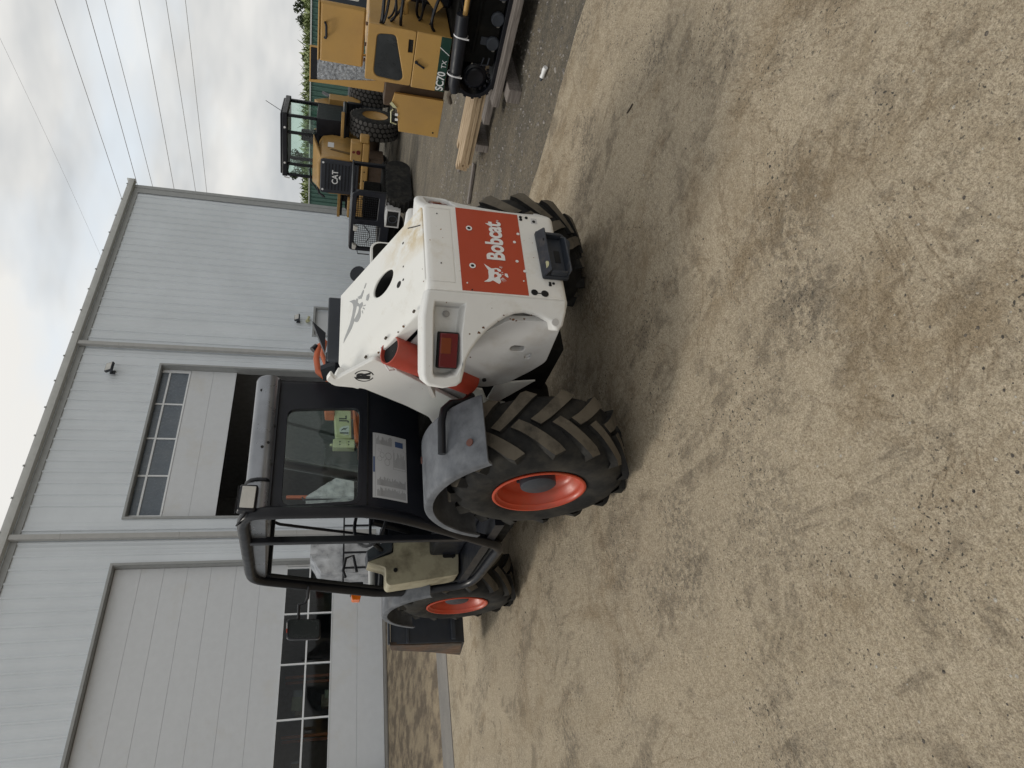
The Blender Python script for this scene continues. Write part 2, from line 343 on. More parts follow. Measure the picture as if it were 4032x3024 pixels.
def roundpoly(pts, r, n=4):
    out = []; k = len(pts)
    for i in range(k):
        p = Vector(pts[i]); a = Vector(pts[i - 1]) - p; b = Vector(pts[(i + 1) % k]) - p
        ra = min(r, a.length * .45); rb = min(r, b.length * .45)
        s0 = p + a.normalized() * ra; s1 = p + b.normalized() * rb
        for j in range(n + 1):
            t = j / n; out.append(tuple((1 - t) ** 2 * s0 + 2 * t * (1 - t) * p + t * t * s1))
    return out
def thing(name, label, cat, loc=(0, 0, 0), rz=0, group=None):
    o = bpy.data.objects.new(name, None); COL.objects.link(o); o.location = loc; o.rotation_euler = (0, 0, rz)
    o.empty_display_size = .3
    o['label'] = label; o['category'] = cat
    if group: o['group'] = group
    return o
def tag(o, label, cat, group=None, kind=None):
    if label: o['label'] = label
    if cat: o['category'] = cat
    if group: o['group'] = group
    if kind: o['kind'] = kind
    return o
def copy_tree(o, parent=None):
    c = o.copy(); COL.objects.link(c); c.parent = parent
    for ch in [x for x in bpy.data.objects if x.parent == o]: copy_tree(ch, c)
    return c
def text(name, s, size, mt, parent, o, r, u, sx=1.0, bold=0.0, depth=.0012, align='CENTER'):
    cu = bpy.data.curves.new(name, 'FONT'); cu.body = s; cu.size = size; cu.align_x = align; cu.align_y = 'CENTER'; cu.offset = bold; cu.extrude = depth / 2
    to = bpy.data.objects.new(name, cu); COL.objects.link(to)
    dg = bpy.context.evaluated_depsgraph_get(); dg.update()
    me = bpy.data.meshes.new_from_object(to.evaluated_get(dg)); bpy.data.objects.remove(to)
    r = Vector(r).normalized(); u = Vector(u).normalized(); n = r.cross(u); o = Vector(o)
    for v in me.vertices:
        c = v.co.copy(); v.co = o + r * c.x * sx + u * c.y + n * (c.z + depth / 2)
    me.materials.clear(); me.materials.append(mt)
    ob = bpy.data.objects.new(name, me); COL.objects.link(ob)
    if parent: ob.parent = parent
    return ob
def adopt(o, root):
    o.parent = root
    o.matrix_parent_inverse = (Matrix.Translation(root.location) @ root.rotation_euler.to_matrix().to_4x4()).inverted()
    return o

# ================================================================ SETTING
g = MB(); g.add([(-600, -600, -.03), (900, -600, -.03), (900, 900, -.03), (-600, 900, -.03)], [(0, 1, 2, 3)])
tag(g.build('ground', M['gravel']), 'muddy gravel yard ground around the machines', None, kind='structure')
random.seed(5)
edge = []
yy = -12.0
while yy < 8.6:
    edge.append((4.88 + .05 * math.sin(yy * 1.3) + random.uniform(-.02, .02), yy, 0)); yy += .22
poly = [(-14, -12, 0)] + edge + [(4.9, 8.7, 0), (-14, 8.9, 0)]
g = MB(); g.slab(poly, (0, 0, -.028))
tag(g.build('pavement', M['pad']), 'tan dusty concrete pad in the foreground', None, kind='structure')
g = MB(); g.slab([(-14, 8.93, .004), (4.9, 8.73, .004), (4.9, 9.45, .004), (-14, 9.65, .004)], (0, 0, -.03))
tag(g.build('path', M['strip']), 'clean grey concrete strip between the pad and the building', None, kind='structure')
# raised concrete threshold under the doors
g = MB(); g.box(-14, 22.6, 16.35, 16.84, -.02, .01)
tag(g.build('threshold', M['strip']), 'concrete threshold along the foot of the building', None, kind='structure')

# ---------------------------------------------------------------- building
FY = 16.86
XL, XR, ZE = -9.0, 22.4, 8.72
bld = thing('metal_building', 'large pale metal sided workshop with tall overhead doors', 'building', (9, FY, 0))
def bp(name, mb, mt, bevel=0, parent=None, **k):
    o = mb.build(name, mt, None, bevel, **k); adopt(o, bld)
    if parent: o.parent = parent; o.matrix_parent_inverse = parent.matrix_parent_inverse @ Matrix.Identity(4) if False else Matrix.Identity(4); o.matrix_parent_inverse = Matrix.Identity(4)
    return o
D1 = (9.0, 14.03); D2 = (2.67, 7.70); DZ = 6.36
wall = MB()
def ribwall(x0, x1, z0, z1):
    # sheet with trapezoid ribs every 0.333 m and two shallow minor ribs between
    xs = [(x0, 0)]
    k = math.ceil(x0 / .333)
    while k * .333 < x1 - .03:
        c = k * .333
        if c > x0 + .05:
            xs += [(c - .035, 0), (c - .016, -.03), (c + .016, -.03), (c + .035, 0)]
        for q in (.11, .22):
            d = c + q
            if x0 + .03 < d < x1 - .05: xs += [(d - .018, 0), (d - .01, -.005), (d + .01, -.005), (d + .018, 0)]
        k += 1
    xs.append((x1, 0)); xs = sorted(set(xs))
    vs = []; fs = []
    for x, o in xs: vs += [(x, FY + o, z0), (x, FY + o, z1)]
    for i in range(len(xs) - 1): fs.append((2 * i, 2 * i + 2, 2 * i + 3, 2 * i + 1))
    wall.add(vs, fs)
    wall.box(x0, x1, FY + .05, FY + .16, z0, z1)
ribwall(XL, D2[0], 0, ZE); ribwall(D2[0], D1[0], DZ, ZE); ribwall(D2[1], D1[0], 0, DZ); ribwall(D1[0], D1[1], DZ, ZE)
ribwall(D1[1], 15.62, 0, ZE); ribwall(15.62, 16.86, 2.1, ZE); ribwall(16.86, XR, 0, ZE)
wall.box(15.55, 15.62, FY + .17, FY + .3, 0, 2.1)
# end and rear walls
wall.box(XR - .12, XR, FY + .17, FY + 18, 0, ZE); wall.box(XL, XL + .12, FY + .17, FY + 18, 0, ZE); wall.box(XL, XR, FY + 18, FY + 18.12, 0, ZE)
bp('wall', wall, M['siding'])
g = MB(); g.box(XR - .02, XR + .10, FY - .05, FY + .2, 0, ZE - .002); g.box(XR - .28, XR - .02, FY - .045, FY - .03, 0, ZE - .01)
g.box(XR - .02, XR + .14, FY - .06, FY - .052, 0, ZE)
bp('corner_trim', g, M['trim'])
g = MB()
g.add([(XL - .2, FY - .12, ZE + .16), (XR + .2, FY - .12, ZE + .16), (XR + .2, FY + 9, ZE + 1.1), (XL - .2, FY + 9, ZE + 1.1), (XL - .2, FY + 18.2, ZE + .16), (XR + .2, FY + 18.2, ZE + .16)],
      [(0, 1, 2, 3), (3, 2, 5, 4)])
g.add([(XR, FY, ZE), (XR, FY + 9, ZE + 1.05), (XR, FY + 18.1, ZE), (XL, FY, ZE), (XL, FY + 9, ZE + 1.05), (XL, FY + 18.1, ZE)], [(0, 1, 2), (3, 4, 5)])
bp('roof', g, M['trim'])
g = MB(); g.prism([(FY - .05, ZE - .06), (FY - .20, ZE - .04), (FY - .23, ZE + .06), (FY - .23, ZE + .13), (FY - .205, ZE + .13), (FY - .19, ZE + .0), (FY - .05, ZE - .02)], 0, XL - .1, XR + .24)
g.box(XR + .22, XR + .25, FY - .235, FY - .04, ZE - .07, ZE + .2)
gut = bp('gutter', g, M['gutter'])
x = XL
while x < XR:
    g = MB(); g.box(x, x + .05, FY - .25, FY - .235, ZE + .115, ZE + .155); x += .92
    bp('gutter_hanger', g, M['trim'])
g = MB(); g.box(XL, XR, FY - .04, FY - .002, ZE - .22, ZE - .07); bp('eave_trim', g, M['trim'])
for sx in (8.42, 14.65, 2.2, -4):
    g = MB(); g.box(sx - .065, sx + .065, FY - .17, FY - .055, .15, ZE - .05)
    for q in (2.2, 5.0, 7.6): g.box(sx - .07, sx + .07, FY - .175, FY - .05, q, q + .025)
    bp('downspout', g, M['spout'], .006)
# overhead doors: trim, panels, windows
def door_frame(x0, x1):
    g = MB()
    for a, c in ((x0 - .06, x0 + .0), (x1, x1 + .06)): g.box(a, c, FY - .035, FY - .003, 0, DZ + .06)
    g.box(x0, x1, FY - .035, FY - .003, DZ, DZ + .06)
    g.box(x0, x0 + .012, FY + .002, FY + .24, 0, DZ); g.box(x1 - .012, x1, FY + .002, FY + .24, 0, DZ); g.box(x0 + .012, x1 - .012, FY + .002, FY + .24, DZ - .012, DZ)
    return g
def overhead_door(x0, x1, zoff, cut=None):
    """sectional door; zoff lifts the lower edge"""
    y0, y1 = FY + .17, FY + .215
    door = thing('overhead_door', '', 'x')  # replaced below by a real part
    bpy.data.objects.remove(door)
    hs = [0, .62, 1.23]; p = MB()
    rows = [(0, .62), (.62, 1.23), ('w', 1.23, 2.39), (2.39, 3.0), (3.0, 3.6), (3.6, 4.18), (4.18, 4.72), (4.72, 5.25), (5.25, 5.76), (5.76, 6.34)]
    X0, X1 = x0 + .02, x1 - .02
    glass = MB(); fr = MB()
    for rw in rows:
        if rw[0] == 'w':
            a, c = rw[1] + zoff, rw[2] + zoff
            if a > DZ: continue
            zs = [a, (a + c) / 2, c] if not cut else [a, c]
            if cut: zs = [a, min(c, DZ - .02)]
            t = .038
            xs = [X0 + .09 + i * (X1 - X0 - .18) / 4 for i in range(5)]
            p.box(X0, X0 + .09 - t, y0, y1, zs[0] + .004, zs[-1] - .004); p.box(X1 - .09 + t, X1, y0, y1, zs[0] + .004, zs[-1] - .004)
            for z in zs: fr.box(X0 + .09 - t, X1 - .09 + t, y0 - .012, y1 + .01, z - t / 2 if z not in (zs[0],) else z, z + t / 2 if z != zs[-1] else z)
            for xx in xs:
                for i in range(len(zs) - 1):
                    fr.box(xx - t / 2, xx + t / 2, y0 - .010, y1 + .008, zs[i] + t / 2 + .001, zs[i + 1] - t / 2 - .001)
            glass.box(X0 + .06, X1 - .06, y0 + .016, y0 + .022, zs[0] + .01, zs[-1] - .01)
        else:
            a, c = rw[0] + zoff, rw[1] + zoff
            if a > DZ - .1: continue
            c = min(c, DZ - .01)
            p.box(X0, X1, y0, y1, a + .0035, c - .0035)
            p.box(X0 + .01, X1 - .01, y0 + .012, y1 - .01, a - .004, a + .004)
    return p, fr, glass
for (x0, x1), zo, ct in ((D2, 0, None), (D1, 4.29 - .0, True)):
    fo = bp('door_trim', door_frame(x0, x1), M['trim'])
    if ct:
        p = MB(); y0, y1 = FY + .17, FY + .215; X0, X1 = x0 + .02, x1 - .02
        for a, c in ((4.28, 4.93), (4.93, 5.56)): p.box(X0, X1, y0, y1, a + .0035, c - .0035)
        p.box(X0 + .01, X1 - .01, y0 + .012, y1 - .01, 4.925, 4.935)
        fr = MB(); gl = MB(); t = .045
        xs = [X0 + .09 + i * (X1 - X0 - .18) / 4 for i in range(5)]
        p.box(X0, X0 + .06, y0, y1, 5.565, DZ - .02); p.box(X1 - .06, X1, y0, y1, 5.565, DZ - .02)
        glk = 'dusty'; fr.box(X0 + .06, X1 - .06, y0 - .012, y1 + .01, 5.565, 5.61); fr.box(X0 + .06, X1 - .06, y0 - .012, y1 + .01, 6.10, 6.15)
        for xx in xs:
            fr.box(xx - t / 2, xx + t / 2, y0 - .01, y1 + .008, 5.611, 6.099); fr.box(xx - t / 2, xx + t / 2, y0 - .01, y1 + .008, 6.151, DZ - .02)
        gl.box(X0 + .07, X1 - .07, y0 + .016, y0 + .022, 5.57, DZ - .02)
    else: p, fr, gl = overhead_door(x0, x1, zo)
    d = bp('overhead_door', p, M['door'])
    d['label'] = 'white overhead door raised halfway' if ct else 'closed white overhead door with a window row'
    for nm, mb, mt in (('window_frame', fr, M['frame_white']), ('window_pane', gl, M['glass_dusty_sky'] if ct else M['glass_door'])):
        o = mb.build(nm, mt); o.parent = d
# side door and lamps on the facade
g = MB(); g.box(15.62, 16.86, FY + .1, FY + .15, 0, 2.07); sd_ = bp('side_door', g, M['door'])
g = MB(); g.box(15.56, 15.62, FY - .04, FY + .04, 0, 2.14); g.box(16.86, 16.92, FY - .04, FY + .04, 0, 2.14); g.box(15.62, 16.86, FY - .04, FY + .04, 2.07, 2.14)
bp('side_door_trim', g, M['trim'])
# dark interior
g = MB(); g.box(XL + .13, XR - .13, FY + .2, FY + 17.9, 0.002, .012); bp('floor', g, M['concrete_in'])
g = MB(); g.box(XL + .13, XR - .13, FY + 10, FY + 10.1, .02, 7.5); g.box(XL + .13, XR - .13, FY + .18, FY + 17.9, 8.0, 8.08)
g.box(8.3, 8.36, FY + .18, FY + 9.99, .02, 7.99); g.box(15.2, 15.3, FY + .32, FY + 9.99, .02, 7.99)
bp('interior_wall', g, M['interior'])
# interior lining of the front wall
# flood lamp, wall lamps, camera
def wall_lamp(loc, lab, s=1.0):
    r = thing('flood_light', lab, 'wall light', loc)
    a = MB(); a.box(-.05 * s, .05 * s, -.03, .03, -.09 * s, .05 * s); a.cyl((0, -.02, 0), (0, -.16 * s, -.02), .022 * s, 8)
    a.build('bracket', M['slate'], r)
    h = MB(); h.box(-.15 * s, .15 * s, -.28 * s, -.20 * s, -.09 * s, .13 * s, Matrix.Rotation(R(-28), 3, 'X')); h.build('housing', M['slate'], r, .008)
    l = MB(); l.box(-.13 * s, .13 * s, -.288 * s, -.283 * s, -.07 * s, .11 * s, Matrix.Rotation(R(-28), 3, 'X'), (0, -.24 * s, .02 * s)); l.build('lens', M['lens'], r)
    return r
wall_lamp((13.66, FY - .02, 7.6), 'square flood light high on the wall above the half open door')
wall_lamp((16.18, FY - .02, 2.62), 'dark wedge lamp above the side door', .8)
r = thing('sensor_light', 'small twin headed sensor light just above the side door frame', 'wall light', (16.2, FY - .05, 2.32))
a = MB(); a.cyl((0, .03, 0), (0, -.03, 0), .05, 12); a.build('base', M['cream'], r)
for s in (-1, 1):
    a = MB(); a.cyl((.05 * s, -.04, -.02), (.09 * s, -.13, -.06), .035, 10, .045); a.build('lamp_head', M['cream'], r, .004)

# things inside the workshop, seen dark through the doors
sh = thing('storage_shelf', 'dark steel shelf rack standing inside the closed door', 'shelf', (4.0, FY + 2.2, .012))
a = MB()
for x in (-1.4, 0, 1.4):
    for y in (-.25, .25): a.box(x - .03, x + .03, y - .03, y + .03, 0, 2.3)
for z in (.4, 1.1, 1.8): a.box(-1.37, 1.37, -.22, .22, z, z + .04)
a.build('rack', M['orange2'], sh)
random.seed(3)
for i in range(14):
    a = MB(); x = random.uniform(-1.2, 1.0); z = random.choice((.44, 1.14, 1.84)); s = random.uniform(.15, .35)
    a.box(-s / 2, s / 2, -s / 2, s / 2, 0, s * .8)
    o = a.build('storage_box', random.choice((M['cream'], M['slate'], M['white_panel'], M['wood'])), None, .01)
    o.location = (4.0 + x, FY + 2.2 + random.uniform(-.05, .05), .012 + z)
    tag(o, 'box on the rack inside the closed overhead door', 'box', 'boxes on the workshop shelf')

# ---------------------------------------------------------------- green sheet fence, crop field, trees, wires
fn = thing('sheet_fence', 'long green metal sheet fence behind the machines', 'fence', (30, 17, 0))
a = MB(); y = -8.0
while y < 24.5:
    a.add([(30.0, y, -.03), (30.0, y + .16, -.03), (30.0, y + .16, 2.84), (30.0, y, 2.84)], [(0, 1, 2, 3)])
    a.box(29.97, 30.0, y + .16, y + .22, -.03, 2.84); y += .24
a.box(30.003, 30.03, -8, 24.5, -.03, 2.83)
adopt(a.build('sheet', M['container']), fn)
a = MB(); a.box(29.94, 30.06, -8, 24.5, 2.845, 2.90); adopt(a.build('top_rail', M['gutter']), fn)
random.seed(11)
a = MB()
def leafq(a, c, d, wdt, nrm):
    s = d.cross(nrm).normalized() * wdt; a.add([c - s, c + d * .5 - s * 1.1 + nrm * .0, c + d, c + d * .5 + s * 1.1, c + s], [(0, 1, 2, 3, 4)])
for i in range(13000):
    x = 34 + abs(random.gauss(0, 3.2)); y = random.uniform(-14, 34)
    h = random.uniform(3.15, 3.5) + .015 * (x - 34)
    if y > 16.6 and x < 23: continue
    base = Vector((x, y, random.uniform(.8, 2.2)))
    a.add([base + Vector((.02, 0, 0)), base - Vector((.02, 0, 0)), Vector((x, y, h))], [(0, 1, 2)])
    for k in range(5):
        z = h - random.uniform(.1, 1.5); an = random.uniform(0, 6.28)
        d = Vector((math.cos(an) * .3, math.sin(an) * .3, random.uniform(-.1, .38)))
        leafq(a, Vector((x, y, z)), d, random.uniform(.025, .05), Vector((0, 0, 1)))
a.box(37.5, 60, -14, 34, 0, 3.0)
tag(a.build('corn_crop', M['corn']), 'tall green corn crop standing beyond the green fence', 'crop field', kind='stuff')
def small_tree(x, y, h, wd, lab, seed):
    random.seed(seed)
    r = thing('tree', lab, 'tree', (x, y, 0), group='far trees beyond the corn')
    a = MB(); a.tube([(0, 0, 0), (.05, 0, h * .5), (0, .05, h * .9)], [.16, .1, .03], 7)
    for k in range(5):
        an = random.uniform(0, 6.28); z = h * random.uniform(.5, .75); a.tube([(0.03, 0, z), (math.cos(an) * wd * .6, math.sin(an) * wd * .6, z + h * .18)], [.06, .02], 5)
    a.build('trunk', M['bark'], r)
    a = MB()
    cl = [(random.gauss(0, wd * .4), random.gauss(0, wd * .45), h * random.uniform(.6, .97), random.uniform(.25, .5) * wd) for k in range(12)]
    for i in range(1500):
        c = random.choice(cl); v = Vector((random.gauss(0, 1), random.gauss(0, 1), random.gauss(0, .8))).normalized() * c[3] * random.uniform(.5, 1.0)
        p = Vector(c[:3]) + v; d = Vector((random.uniform(-1, 1), random.uniform(-1, 1), random.uniform(-1, 1))).normalized() * .16
        leafq(a, p, d, .06, Vector((random.uniform(-1, 1), random.uniform(-1, 1), 1)).normalized())
    a.build('crown', M['tree'], r)
for i, (x, y, h, wd, lab) in enumerate([(55, 22.6, 5.3, 1.0, 'two part dark tree beyond the corn at the right corner of the photo'), (60, 26.6, 5.15, .9, 'small dark tree just left of the corner tree beyond the corn'),
                             (50, 33.6, 5.2, 1.3, 'dark tree beside the wheel loader cab roof beyond the corn'), (62, 30.5, 4.9, .8, 'lowest dark tree peeping over the middle of the corn')]):
    small_tree(x, y, h, wd, lab, 20 + i)
for i, (p0, p1) in enumerate([((23.6, 12.6), (24.4, 15.6)), ((28.8, 13.5), (30.8, 24.0)), ((32.1, 14.9), (33.5, 24.3)), ((34.5, 15.8), (36.2, 26.7)), ((40.1, 18.1), (40.8, 30.1)), ((46.0, 20.4), (46.8, 34.5)), ((51.5, 22.7), (50.8, 37.3))]):
    d = Vector((p1[0] - p0[0], p1[1] - p0[1], 0)); pts = []
    for k in range(-6, 13 if i else 26):
        t = k / 3; pts.append(Vector((p0[0], p0[1], 12)) + d * t + Vector((0, 0, (.03 if i else .012) * (t - .5) ** 2)))
    a = MB(); a.tube(pts, (.004, .013, .016, .015, .018, .019, .019)[i], 6)
    nm = ['faint topmost power line crossing the sky', 'second highest power line in the sky', 'third power line from the top', 'middle power line of the seven',
          'third power line from the bottom', 'second lowest power line in the sky', 'lowest power line nearest the horizon'][i]
    tag(a.build('power_line', M['wire']), nm, 'power line', 'overhead power lines')

# ================================================================ TELEHANDLER (local: x right, y forward, z up)
TS = .966      # real size of the machine relative to the modelling units used below
tele = thing('telehandler', 'white and black compact telehandler with orange rims seen from the rear left', 'telehandler', (2.681 * TS, 3.026 * TS, 1.65 * (1 - TS)), R(-7.05)); tele.scale = (TS, TS, TS)
def tp(name, mb, mt, bevel=0, parent=None, **k): return mb.build(name, mt, parent or tele, bevel, **k)
# --- wheels
def make_wheel():
    r = thing('wheel', '', ''); del r['label']; del r['category']
    t = MB(); W2 = .185
    prof = [(.262, -W2 + .012), (.30, -W2 - .004), (.37, -W2 - .014), (.43, -W2 - .004), (.470, -W2 + .018), (.486, -W2 + .05), (.493, 0), (.486, W2 - .05), (.470, W2 - .018), (.43, W2 + .004), (.37, W2 + .014), (.30, W2 + .004), (.262, W2 - .012), (.255, W2 - .03), (.255, -W2 + .03)]
    t.lathe(prof, (0, 0, 0), 0, 56, closed=True)
    t.cur = 1
    NL = 15
    for side in (-1, 1):
        for k in range(NL):
            a0 = 2 * math.pi * k / NL + (math.pi / NL if side > 0 else 0)
            st = []
            for j in range(7):
                q = j / 6
                x = side * (-.004 + q * .192)
                ang = a0 + .42 * q ** .85
                top = .520 - .006 * q - (.014 if j == 6 else 0)
                hw = .029 + .007 * q
                st.append((x, ang, top, hw))
            vs = []
            for j, (x, ang, top, hw) in enumerate(st):
                bot = .475 if j < 6 else .44
                # lug direction on the tread: tangent mixes lateral and circumferential
                for sg in (-1, 1):
                    da = sg * hw / .50 * .8; dx = -sg * side * hw * .62
                    for rr, ex in ((bot, 1.15), (top, 1.0)):
                        aa = ang + da * ex; xx = x + dx * ex
                        xx = max(-W2 - .008, min(W2 + .008, xx))
                        vs.append((xx, -math.sin(aa) * rr, math.cos(aa) * rr))
            fs = []; sdf = []
            for j in range(6):
                b = 4 * j; c = b + 4
                fs += [(b + 1, b + 3, c + 3, c + 1)]; sdf += [(b, b + 1, c + 1, c), (b + 2, c + 2, c + 3, b + 3)]
            sdf += [(0, 2, 3, 1), (24, 25, 27, 26)]
            t.add(vs, fs); o0 = len(t.v) - len(vs); t.f += [[i_ + o0 for i_ in q_] for q_ in sdf]; t.mi += [0] * len(sdf)
    t.build('tyre', [M['tyre'], M['lug']], r, angle=45)
    d = MB()   # rim: lip, stepped barrel, disc; outer face is -x
    d.lathe([(.268, -.181), (.268, -.187), (.262, -.191), (.254, -.189), (.249, -.172), (.236, -.166), (.231, -.142), (.219, -.134), (.214, -.100), (.200, -.080), (.185, -.070), (.165, -.066), (.10, -.060), (.02, -.060), (.02, .03), (.215, .03), (.215, .17), (.262, .186), (.268, .181)], (0, 0, 0), 0, 48)
    d.build('rim', M['orange'], r, angle=50)
    h = MB(); h.lathe([(.001, -.150), (.090, -.150), (.102, -.142), (.104, -.12), (.104, .012)], (0, 0, 0), 0, 32)
    for k in range(8):
        a = 2 * math.pi * k / 8; h.cyl((-.05, math.sin(a) * .13, math.cos(a) * .13), (-.078, math.sin(a) * .13, math.cos(a) * .13), .014, 6)
    h.build('hub', M['slate'], r, angle=40)
    v = MB(); v.cyl((-.06, .0, .20), (-.13, 0, .185), .03, 12, .024); v.build('valve_guard', M['orange'], r)
    v = MB(); v.cyl((-.11, .004, .187), (-.1325, .0, .185), .016, 10); v.build('valve', M['hole'], r)
    return r
wh = make_wheel(); wh.parent = tele; wh.location = (-.700, 0, .462); wh.rotation_euler = (R(38), 0, 0)
for (x, y, flip, sp) in ((-.700, 2.5, 0, 120), (.775, -.01, 1, 10), (.70, 2.5, 1, 200)):
    c = wh.copy(); COL.objects.link(c); c.parent = tele; c.location = (x, y, .462)
    c.rotation_euler = (R(sp) if not flip else R(-sp), 0, 0)
    for ch in [o for o in bpy.data.objects if o.parent == wh]:
        d = ch.copy(); COL.objects.link(d); d.parent = c
    if flip:   # turned round so that its outer face looks right
        c.rotation_euler = Matrix.Rotation(math.pi, 3, 'Z').to_euler()
        c.rotation_euler = (Matrix.Rotation(R(sp), 3, 'X') @ Matrix.Rotation(math.pi, 3, 'Z')).to_euler()
# --- fenders over the left wheels and right front
def fender(x0, x1, yc, a0, a1, rad=.635):
    f = MB(); n = 22; t = .008; vs = []
    for i in range(n + 1):
        a = R(a0 + (a1 - a0) * i / n)
        for x, rr in ((x0, rad - .035), (x0, rad), (x0 + .012, rad + .012), (x1, rad + .012), (x1, rad + .003), (x0 + .018, rad + .001), (x0 + .012, rad - .035)):
            vs.append((x, yc - math.sin(a) * rr, .462 + math.cos(a) * rr))
    k = 7; fs = []
    for i in range(n):
        for j in range(k): fs.append((i * k + j, i * k + (j + 1) % k, (i + 1) * k + (j + 1) % k, (i + 1) * k + j))
    fs += [list(range(k))[::-1], list(range(n * k, n * k + k))]
    f.add(vs, fs); return f
f = tp('fender', fender(-.935, -.555, 0, 50, -68), M['rubber_fender'], angle=50)
for (x, a) in ((-.80, 42), (-.66, -6)):
    b = MB(); aa = R(a); b.cyl((x, -math.sin(aa) * .64, .462 + math.cos(aa) * .64), (x, -math.sin(aa) * .653, .462 + math.cos(aa) * .653), .02, 12); b.build('fender_bolt', paint('rusty_bolt', (.12, .05, .04), .8), f)
tp('fender', fender(-.935, -.555, 2.5, 60, -60), M['rubber_fender'], angle=50)
tp('fender', fender(.56, .93, 2.5, 60, -60), M['rubber_fender'], angle=50)
b = MB(); b.tube([(-.40, -.22, .86), (-.485, -.29, .93), (-.51, -.32, 1.0), (-.56, -.335, 1.045), (-.63, -.33, 1.06), (-.80, -.30, 1.062)], .021, 12)
tp('breather_hose', b, M['black'])
# --- rear counterweight: centre block
c = MB(); cut = MB(); cut.box(-.225, .26, -.99, -.956, 1.07, 1.0785); c2 = MB(); c2.box(-.228, -.222, -.99, -.957, 1.0785, 1.2); c3 = MB(); c3.box(.256, .262, -.99, -.957, 1.0785, 1.2)
c.prism(roundpoly([(-.96, .52), (-.96, 1.212), (-.62, 1.215), (-.3, 1.10), (-.3, .50), (-.88, .50)], .035), 0, -.272, .282)
rear = tp('rear_body', c, M['white'], .004, cuts=[cut, c2, c3])
# lower centre extension to the edge
s = MB(); s.box(-.215, .198, -.9625, -.9600, .0, .0)
s = MB(); s.slab([(-.268, -.9618, 1.047), (.279, -.9618, 1.047), (.277, -.9618, .716), (-.268, -.9618, .719)], (0, .0014, 0))
decal = tp('brand_decal', s, M['red'], parent=rear)
Yd = -.9632
def rp(poly, mt, name, parent, t=.0010, y=Yd):
    a = MB(); a.slab([(p[0], y, p[1]) for p in poly], (0, t, 0)); return a.build(name, mt, parent)
tx = text('brand_lettering', 'Bobcat', .126, M['decal_white'], decal, (.069, Yd, .858), (1, 0, 0), (0, 0, 1), sx=.74, bold=.004)
tx2 = text('registered_mark', '®', .016, M['decal_white'], decal, (.213, Yd, .83), (1, 0, 0), (0, 0, 1))
cat = [(-.090, .928), (-.103, .912), (-.117, .893), (-.115, .877), (-.128, .879), (-.138, .879), (-.137, .868), (-.137, .859), (-.146, .858), (-.147, .847), (-.157, .845), (-.166, .849), (-.171, .855), (-.187, .853), (-.199, .852), (-.211, .861), (-.206, .872), (-.195, .887), (-.193, .893), (-.201, .905), (-.204, .916), (-.205, .938), (-.193, .922), (-.182, .913), (-.165, .9105), (-.141, .911), (-.129, .909), (-.112, .918)]
rp(cat, M['decal_white'], 'cat_emblem', decal)
rp([(-.116, .881), (-.112, .874), (-.112, .860), (-.118, .849), (-.124, .845), (-.132, .847), (-.134, .853), (-.128, .862), (-.119, .866), (-.121, .876)], M['decal_white'], 'cat_emblem', decal)
rp([(-.150, .8785), (-.155, .870), (-.162, .866), (-.169, .872), (-.175, .884), (-.160, .884)], M['red'], 'cat_emblem_eye', decal, y=-.9642)
rp([(-.142, .828), (-.142, .815), (-.164, .811), (-.166, .817), (-.155, .829)], M['decal_white'], 'cat_emblem', decal)
for q in ((-.148, .842, -.150, .833), (-.136, .843, -.139, .834)):
    rp([(q[0] - .003, q[1]), (q[0] + .003, q[1]), (q[2], q[3])], M['decal_white'], 'cat_emblem', decal)
for (x0, z0, x1, z1) in ((-.170, .842, -.190, .822), (-.174, .846, -.196, .830), (-.178, .850, -.200, .838), (-.110, .843, -.099, .833), (-.107, .847, -.095, .839), (-.105, .851, -.094, .845)):
    d = Vector((x1 - x0, z1 - z0)).normalized(); n_ = Vector((-d.y, d.x)) * .0016
    rp([(x0 + n_.x, z0 + n_.y), (x0 - n_.x, z0 - n_.y), (x1, z1)], M['decal_white'], 'cat_emblem', decal)
for x, z, rr in ((.136, .728, .008), (.076, .754, .008), (-.054, .755, .008), (-.115, .722, .008), (-.222, 1.021, .004), (-.18, .735, .004)):
    a = MB(); a.cyl((x, Yd + .001, z), (x, Yd - .0012, z), rr, 14); a.build('rivet', M['decal_white'], decal)
for x, z in ((.139, .986), (-.111, .987)):
    a = MB(); a.lathe([(.009, 0), (.016, 0), (.016, -.002), (.009, -.002)], (x, Yd, z), 1, 16, closed=True); a.build('washer', M['decal_white'], decal)
for x, z, rr in ((.139, .986, .009), (-.111, .987, .009), (-.245, .688, .017), (-.248, .635, .019), (.262, .70, .008), (.245, .70, .008), (.262, .668, .008), (.238, .63, .009), (-.178, .58, .007), (-.19, .60, .007), (.22, 1.145, .003), (-.11, 1.14, .003), (-.262, 1.0, .004)):
    a = MB(); a.cyl((x, -.9602, z), (x, -.9640, z), rr, 16); a.build('bolt_hole', M['hole'], rear)
a = MB(); a.box(-.25, -.246, -.963, -.9602, .645, .68); a.build('slot', M['hole'], rear); a = MB(); a.box(-.195, -.17, -.963, -.9602, .592, .604); a.build('slot', M['hole'], rear)
a = MB(); a.box(.225, .262, -.963, -.9602, .612, .645); a.build('recess_plate', M['white_panel'], rear, .002)
